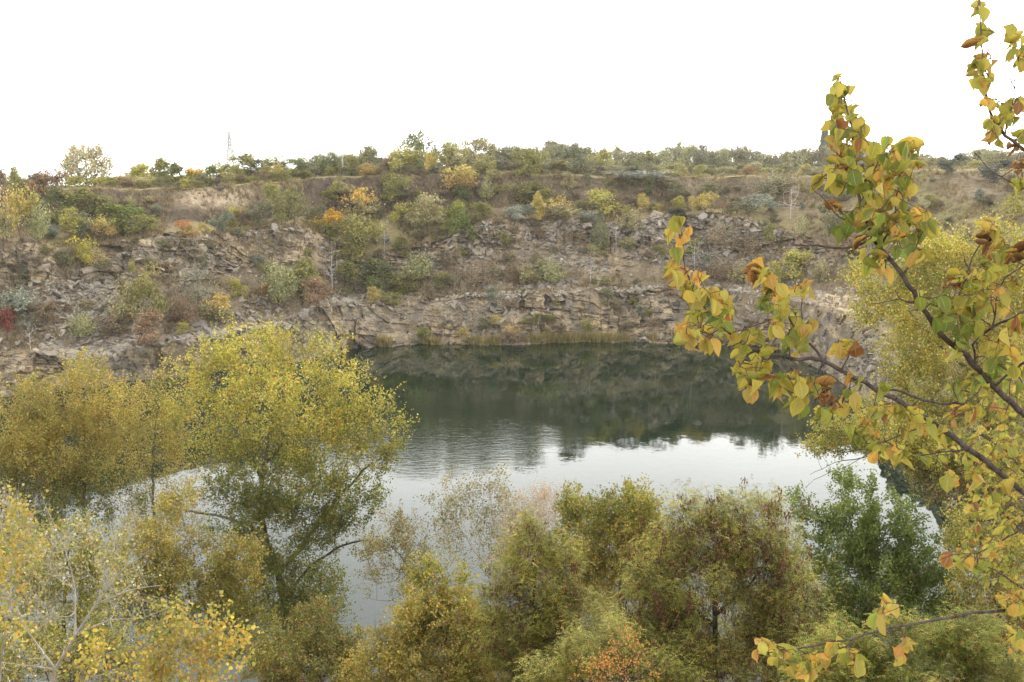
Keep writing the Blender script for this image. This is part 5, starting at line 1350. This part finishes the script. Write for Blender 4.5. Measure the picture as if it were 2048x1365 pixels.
tp = at(2420, 900, 3.5)
gz = lambda y: bank_z(0, y)
LIMBS = [
 ('A', None, [(2330, 1080, .45), (2200, 960, .35), (2100, 870, .25), (2048, 828, .2), (1990, 775, .12), (1935, 712, .05), (1895, 682, 0), (1859, 636, -.03), (1815, 570, -.05), (1792, 533, -.05), (1746, 477, -.04), (1722, 415, -.02), (1712, 350, 0), (1708, 310, .02), (1700, 240, .04), (1688, 195, .06), (1683, 168, .07)], .0125, .0012),
 ('B', None, [(2330, 1280, .3), (2180, 1100, .2), (2100, 1030, .1), (2048, 985, .05), (1985, 935, 0), (1920, 885, -.05), (1850, 835, -.08), (1790, 797, -.1), (1759, 786, -.1), (1697, 749, -.12), (1647, 722, -.14), (1597, 720, -.15), (1531, 708, -.16), (1486, 687, -.18), (1448, 658, -.2), (1415, 625, -.2), (1384, 580, -.22), (1366, 513, -.24), (1355, 455, -.25)], .0105, .0012),
 ('B2', 'B', [(1647, 722, -.14), (1622, 690, -.12), (1588, 655, -.1), (1560, 610, -.1), (1532, 565, -.1), (1515, 528, -.1)], .004, .001),
 ('B3', 'B2', [(1598, 665, -.1), (1602, 620, -.12), (1605, 585, -.13)], .002, .0009),
 ('B4', 'B', [(1680, 740, -.12), (1697, 715, -.13), (1703, 692, -.13)], .002, .0009),
 ('B5', 'B', [(1655, 726, -.14), (1640, 752, -.16), (1605, 752, -.18), (1570, 765, -.2)], .0024, .0009),
 ('B6', 'B', [(1860, 842, -.08), (1810, 866, -.1), (1770, 884, -.12), (1735, 888, -.12)], .0026, .001),
 ('B7', 'B', [(1935, 897, -.04), (1880, 905, -.06), (1840, 912, -.06), (1808, 915, -.06)], .0026, .001),
 ('B8', 'B', [(1531, 708, -.16), (1515, 735, -.17), (1500, 752, -.18)], .0018, .0008),
 ('B9', 'B', [(1448, 658, -.2), (1420, 670, -.22), (1392, 655, -.23)], .0018, .0008),
 ('B10', 'B', [(1486, 687, -.18), (1462, 665, -.16), (1465, 645, -.15)], .0018, .0008),
 ('B11', 'B', [(1740, 775, -.1), (1790, 780, -.06), (1830, 795, -.04), (1880, 808, 0), (1928, 809, .03)], .0028, .0035),
 ('C', 'A', [(1752, 487, -.04), (1700, 495, -.06), (1650, 494, -.08), (1612, 492, -.09), (1584, 487, -.1)], .0042, .0012),
 ('D', 'A', [(1905, 690, .02), (1920, 640, .0), (1918, 590, -.03), (1938, 538, -.05), (1966, 480, -.06), (1970, 455, -.07)], .0035, .001),
 ('D2', 'A', [(1835, 600, -.04), (1800, 598, -.06), (1770, 604, -.07), (1742, 608, -.08)], .0025, .001),
 ('D3', 'A', [(1722, 415, -.02), (1730, 360, -.04), (1752, 335, -.06), (1758, 318, -.07)], .0025, .0009),
 ('D4', 'A', [(1770, 505, -.05), (1788, 440, -.08), (1796, 380, -.1), (1806, 330, -.12), (1822, 300, -.12)], .003, .0009),
 ('D5', 'A', [(1733, 450, -.03), (1690, 440, -.05), (1668, 425, -.06), (1640, 390, -.06), (1622, 372, -.07)], .002, .0008),
 ('D6', 'A', [(1800, 545, -.05), (1830, 500, -.08), (1850, 455, -.1)], .003, .0009),
 ('D7', 'A', [(1990, 775, .12), (2020, 745, .08), (2060, 720, .06)], .003, .004),
 ('D8', 'A', [(1960, 745, .08), (1945, 690, .02), (1985, 655, 0), (2020, 640, -.02), (2060, 618, -.02)], .003, .004),
 ('D9', 'A', [(1985, 770, .1), (1950, 790, .05), (1900, 830, .0)], .002, .0009),
 ('D10', 'D8', [(1985, 655, 0), (1992, 600, -.02), (2010, 555, -.04), (2048, 530, -.04)], .002, .002),
 ('E', None, [(2330, 560, .5), (2180, 420, .4), (2100, 335, .35), (2048, 300, .3), (2010, 272, .27), (1985, 235, .24), (1972, 190, .22), (1966, 130, .2), (1962, 60, .2), (1958, -10, .2)], .008, .001),
 ('E2', 'E', [(2015, 275, .27), (2020, 230, .25), (2030, 180, .23), (2030, 100, .2), (2025, 60, .2)], .002, .0008),
 ('E3', 'E', [(2090, 330, .34), (2060, 200, .3), (2050, 110, .3)], .002, .0008),
 ('E4', None, [(2330, 640, .4), (2150, 480, .3), (2060, 385, .25), (2020, 365, .22), (1985, 345, .2), (1950, 306, .18)], .004, .0009),
 ('F', None, [(2330, 1230, .1), (2180, 1212, .0), (2060, 1217, -.05), (1980, 1224, -.1), (1900, 1236, -.12), (1820, 1250, -.15), (1760, 1262, -.18), (1710, 1277, -.2), (1640, 1290, -.22), (1590, 1300, -.24), (1530, 1306, -.26)], .0062, .0015),
 ('F2', 'F', [(1770, 1260, -.18), (1765, 1235, -.2), (1772, 1205, -.2)], .0015, .0008),
 ('F3', 'F', [(1700, 1280, -.2), (1660, 1320, -.22), (1625, 1340, -.24)], .0018, .0008),
 ('G', None, [(2330, 1000, .3), (2150, 1000, .2), (2060, 1045, .12), (2000, 1085, .08), (1960, 1105, .05), (1905, 1112, .02)], .004, .001),
]
CL = [
 (1676, 168, 8, 12, 3), (1677, 195, 13, 22, 7), (1700, 182, 4, 4, 1, 'o'), (1671, 205, 8, 10, 1, 'b'), (1707, 228, 8, 12, 2), (1672, 240, 12, 28, 6), (1712, 270, 22, 30, 10), (1676, 285, 8, 18, 3), (1700, 298, 16, 14, 4),
 (1755, 305, 18, 16, 5), (1778, 283, 4, 4, 1), (1806, 308, 22, 22, 8), (1828, 325, 12, 20, 4), (1834, 345, 6, 8, 1, 'b'), (1775, 330, 22, 22, 6), (1680, 325, 14, 14, 4, 'b'), (1650, 360, 12, 12, 3), (1680, 352, 22, 20, 6), (1690, 345, 14, 14, 2, 'b'), (1682, 375, 14, 10, 3, 'n'), (1715, 345, 20, 20, 6), (1750, 355, 20, 16, 5), (1790, 350, 16, 22, 5), (1730, 378, 16, 16, 4), (1738, 402, 16, 16, 4), (1765, 385, 8, 8, 2, 'o'), (1820, 372, 12, 18, 3), (1790, 400, 22, 18, 5),
 (1742, 430, 22, 22, 7), (1780, 430, 26, 22, 8), (1812, 440, 18, 22, 6), (1845, 432, 16, 14, 4, 'o'), (1855, 452, 18, 22, 5), (1700, 436, 14, 6, 2, 'n'), (1690, 462, 12, 8, 2, 'n'), (1735, 460, 18, 12, 4), (1760, 478, 22, 18, 6, 'n'), (1800, 470, 22, 22, 6), (1835, 470, 16, 18, 4, 'n'), (1808, 498, 16, 16, 4, 'n'), (1843, 510, 6, 12, 2), (1740, 520, 18, 14, 4), (1765, 540, 10, 14, 3, 'o'), (1722, 488, 8, 10, 2, 'b'), (1668, 425, 10, 10, 3, 'b'),
 (1975, 462, 14, 14, 4, 'o'), (1995, 475, 12, 14, 3), (1970, 500, 12, 16, 4, 'b'), (2000, 510, 16, 18, 4), (1985, 540, 22, 22, 6), (1940, 558, 30, 18, 7), (1905, 575, 18, 12, 4, 'b'), (1950, 590, 28, 22, 8), (1890, 600, 22, 18, 5, 'n'), (1920, 620, 32, 22, 9), (1880, 640, 18, 18, 5, 'n'), (1960, 620, 26, 22, 7), (1995, 600, 20, 20, 5, 'o'), (2030, 520, 20, 14, 5, 'b'), (2035, 565, 16, 16, 4),
 (1835, 600, 7, 12, 2), (1908, 650, 26, 20, 7, 'n'), (1930, 680, 22, 20, 6, 'n'), (1958, 660, 14, 18, 3), (1990, 690, 26, 22, 7), (2012, 715, 16, 22, 5), (1915, 708, 12, 12, 3), (1995, 742, 22, 26, 7, 'n'), (1910, 778, 18, 16, 5, 'n'), (1942, 765, 18, 18, 5), (1966, 790, 12, 22, 3), (1950, 828, 22, 18, 5), (1905, 832, 12, 18, 3, 'o'), (2030, 660, 20, 20, 5), (2035, 760, 16, 30, 4),
 (1765, 778, 10, 16, 3), (1697, 758, 5, 8, 1, 'o'), (1715, 768, 4, 6, 1), (1705, 790, 12, 10, 2), (1680, 697, 10, 8, 4, 'o'), (1703, 697, 10, 8, 4), (1605, 580, 16, 10, 6, 'o'),
 (1560, 770, 18, 18, 7), (1590, 765, 16, 14, 6, 'o'), (1615, 780, 18, 16, 7), (1640, 795, 16, 16, 5, 'b'), (1600, 800, 16, 14, 4), (1645, 835, 14, 18, 5), (1665, 812, 14, 14, 4, 'b'), (1690, 815, 12, 14, 3), (1555, 790, 8, 8, 2, 'o'),
 (1712, 868, 16, 18, 5, 'n'), (1728, 860, 10, 14, 2), (1745, 845, 6, 4, 1), (1750, 865, 6, 10, 1, 'o'), (1760, 825, 14, 12, 4), (1790, 830, 16, 14, 4), (1830, 832, 12, 12, 4, 'o'), (1810, 868, 10, 8, 2), (1760, 900, 18, 14, 5), (1790, 905, 7, 9, 2, 'o'), (1812, 918, 14, 14, 4), (1845, 918, 10, 12, 3), (1850, 850, 18, 14, 4), (1880, 870, 16, 14, 3),
 (1350, 442, 8, 4, 1), (1342, 465, 6, 7, 1, 'o'), (1378, 463, 6, 7, 1, 'o'), (1365, 487, 6, 9, 2, 'o'), (1348, 507, 7, 9, 1), (1342, 528, 4, 4, 1, 'o'), (1345, 550, 9, 11, 3), (1367, 555, 9, 11, 3, 'o'), (1397, 562, 7, 11, 3, 'o'), (1378, 588, 14, 14, 5), (1400, 600, 14, 16, 6), (1420, 598, 12, 12, 3), (1447, 600, 10, 14, 4, 'o'), (1455, 625, 10, 12, 4), (1390, 638, 16, 12, 5), (1430, 640, 16, 12, 4, 'n'), (1368, 660, 11, 11, 3, 'o'), (1390, 665, 12, 14, 4), (1378, 682, 8, 10, 2, 'o'), (1415, 685, 9, 11, 3, 'o'), (1440, 662, 11, 16, 4, 'n'), (1465, 678, 8, 9, 2, 'o'),
 (1500, 672, 12, 9, 4), (1490, 700, 9, 9, 3), (1517, 528, 8, 4, 3, 'o'), (1506, 555, 9, 15, 5, 'b'), (1527, 555, 12, 14, 5), (1541, 572, 9, 15, 4), (1530, 612, 12, 13, 3, 'n'), (1560, 590, 15, 15, 6, 'o'), (1562, 622, 13, 13, 5), (1590, 640, 10, 15, 4), (1550, 660, 11, 14, 4), (1610, 658, 8, 13, 3, 'o'), (1580, 680, 14, 14, 4, 'n'), (1602, 692, 12, 10, 4, 'n'), (1535, 700, 9, 11, 3), (1480, 742, 9, 11, 4), (1496, 765, 11, 10, 4), (1510, 730, 12, 15, 5), (1528, 742, 11, 14, 5), (1502, 785, 9, 9, 2, 'o'), (1600, 716, 4, 4, 1, 'o'),
 (1957, 22, 8, 15, 4), (1966, 70, 5, 18, 4), (1953, 85, 4, 10, 2), (1980, 72, 5, 8, 2), (1948, 130, 3, 9, 2), (1975, 128, 8, 12, 3), (1972, 165, 6, 16, 4), (1953, 165, 4, 12, 2), (1966, 208, 6, 5, 2, 'o'), (1982, 210, 4, 5, 1), (2005, 215, 10, 8, 3), (1980, 250, 12, 10, 4), (2000, 245, 12, 12, 4), (1985, 275, 6, 6, 2), (1998, 290, 3, 3, 1), (2020, 240, 12, 15, 5), (2040, 210, 10, 16, 4), (2035, 100, 12, 22, 6), (2020, 60, 5, 8, 2), (2044, 130, 8, 12, 4), (2044, 280, 10, 12, 5), (2030, 305, 8, 8, 2, 'b'), (2040, 340, 12, 12, 4, 'b'), (2035, 372, 18, 10, 5),
 (1520, 1298, 9, 12, 4, 'o'), (1545, 1300, 9, 9, 4, 'o'), (1565, 1308, 16, 8, 5), (1572, 1332, 16, 16, 6), (1600, 1328, 16, 16, 6), (1622, 1348, 16, 10, 5, 'o'), (1640, 1318, 14, 11, 5, 'o'), (1675, 1292, 11, 11, 4), (1690, 1318, 14, 14, 5), (1715, 1330, 14, 16, 5), (1760, 1240, 11, 10, 4), (1775, 1212, 8, 9, 3, 'o'), (1812, 1285, 9, 4, 2, 'o'), (1800, 1312, 11, 8, 3, 'o'),
 (2030, 1222, 14, 16, 5), (2010, 1200, 9, 9, 3, 'o'), (2040, 1280, 8, 11, 3), (1930, 1128, 14, 12, 5), (1960, 1135, 12, 10, 4, 'n'), (1905, 1122, 8, 6, 2), (1990, 1100, 16, 14, 5), (2020, 1060, 18, 16, 5), (1985, 1010, 18, 14, 4), (2030, 970, 16, 18, 4), (1950, 950, 16, 14, 4), (2010, 900, 18, 16, 4), (1905, 960, 12, 12, 3),
]
tx, ty = at(2400, 900, 3.5)[:2]
near_tree("apricot tree with big curling green and orange leaves reaching over the view", 2.9, [(tx + .25, ty - .1, gz(ty) - .3), (tx + .1, ty, 28.3), (tx, ty, 28.9), (tx - .1, ty, 29.5), (tx - .12, ty, 30.2), (tx - .05, ty, 30.9)], LIMBS, CL, .0445, 77)
near_tree("second apricot tree a few steps off with smaller looking green yellow leaves", 6.5, [at(2300, 1600, 6.6) - [0, 0, 3.], at(2290, 1400, 6.6), at(2260, 1200, 6.6), at(2230, 1000, 6.6), at(2210, 850, 6.6)],
   [('a', None, [(2230, 1100, .1), (2120, 1020, 0), (2060, 960, 0), (2010, 900, 0), (1960, 870, 0)], .014, .002),
    ('b', None, [(2230, 1200, .1), (2120, 1120, 0), (2040, 1060, 0), (1980, 1000, 0), (1940, 960, 0)], .014, .002),
    ('c', None, [(2240, 1300, .1), (2120, 1240, 0), (2050, 1180, 0), (1990, 1140, 0), (1930, 1120, 0)], .012, .002),
    ('d', None, [(2220, 950, .1), (2120, 860, 0), (2060, 800, 0), (2030, 740, 0), (2000, 690, 0)], .012, .002),
    ('e', None, [(2240, 1350, .1), (2140, 1330, 0), (2070, 1300, 0), (2040, 1260, 0)], .01, .002)],
   [(2000, 880, 50, 40, 34), (1960, 930, 40, 35, 24), (2030, 940, 30, 40, 26), (1990, 1000, 50, 40, 30), (1945, 1000, 30, 30, 12), (2030, 1060, 30, 40, 24), (1970, 1080, 40, 30, 18), (2000, 1140, 45, 35, 26), (1940, 1120, 30, 22, 12), (2035, 1200, 22, 40, 18), (2035, 1290, 20, 40, 14), (2020, 800, 35, 40, 20), (2030, 720, 25, 40, 12), (1900, 900, 35, 30, 12)],
     .054, 91, depth=.25, trunk_r=.08)

# ------------------------------------------------------------------ air between the camera and the far wall
m_haze = bpy.data.materials.new("haze_air"); m_haze.use_nodes = True
t = m_haze.node_tree; t.nodes.clear(); o_ = N(t, 'ShaderNodeOutputMaterial')
pv_ = N(t, 'ShaderNodeVolumePrincipled'); pv_.inputs['Color'].default_value = (.95, .94, .92, 1); pv_.inputs['Density'].default_value = .00013
pv_.inputs['Anisotropy'].default_value = .3
L(t, pv_.outputs[0], o_.inputs['Volume'])
x0, x1, y0, y1, z0, z1 = -1750., 1950., -60., 1900., -160., 66.
HV = np.array([[x0, y0, z0], [x1, y0, z0], [x1, y1, z0], [x0, y1, z0], [x0, y0, z1], [x1, y0, z1], [x1, y1, z1], [x0, y1, z1]])
haze = mk("haze", HV, np.array([[0, 3, 2, 1], [4, 5, 6, 7], [0, 1, 5, 4], [1, 2, 6, 5], [2, 3, 7, 6], [3, 0, 4, 7]]), m_haze)
haze['kind'] = 'stuff'; haze['label'] = "thin pale autumn haze filling the quarry air"; haze['category'] = "haze"
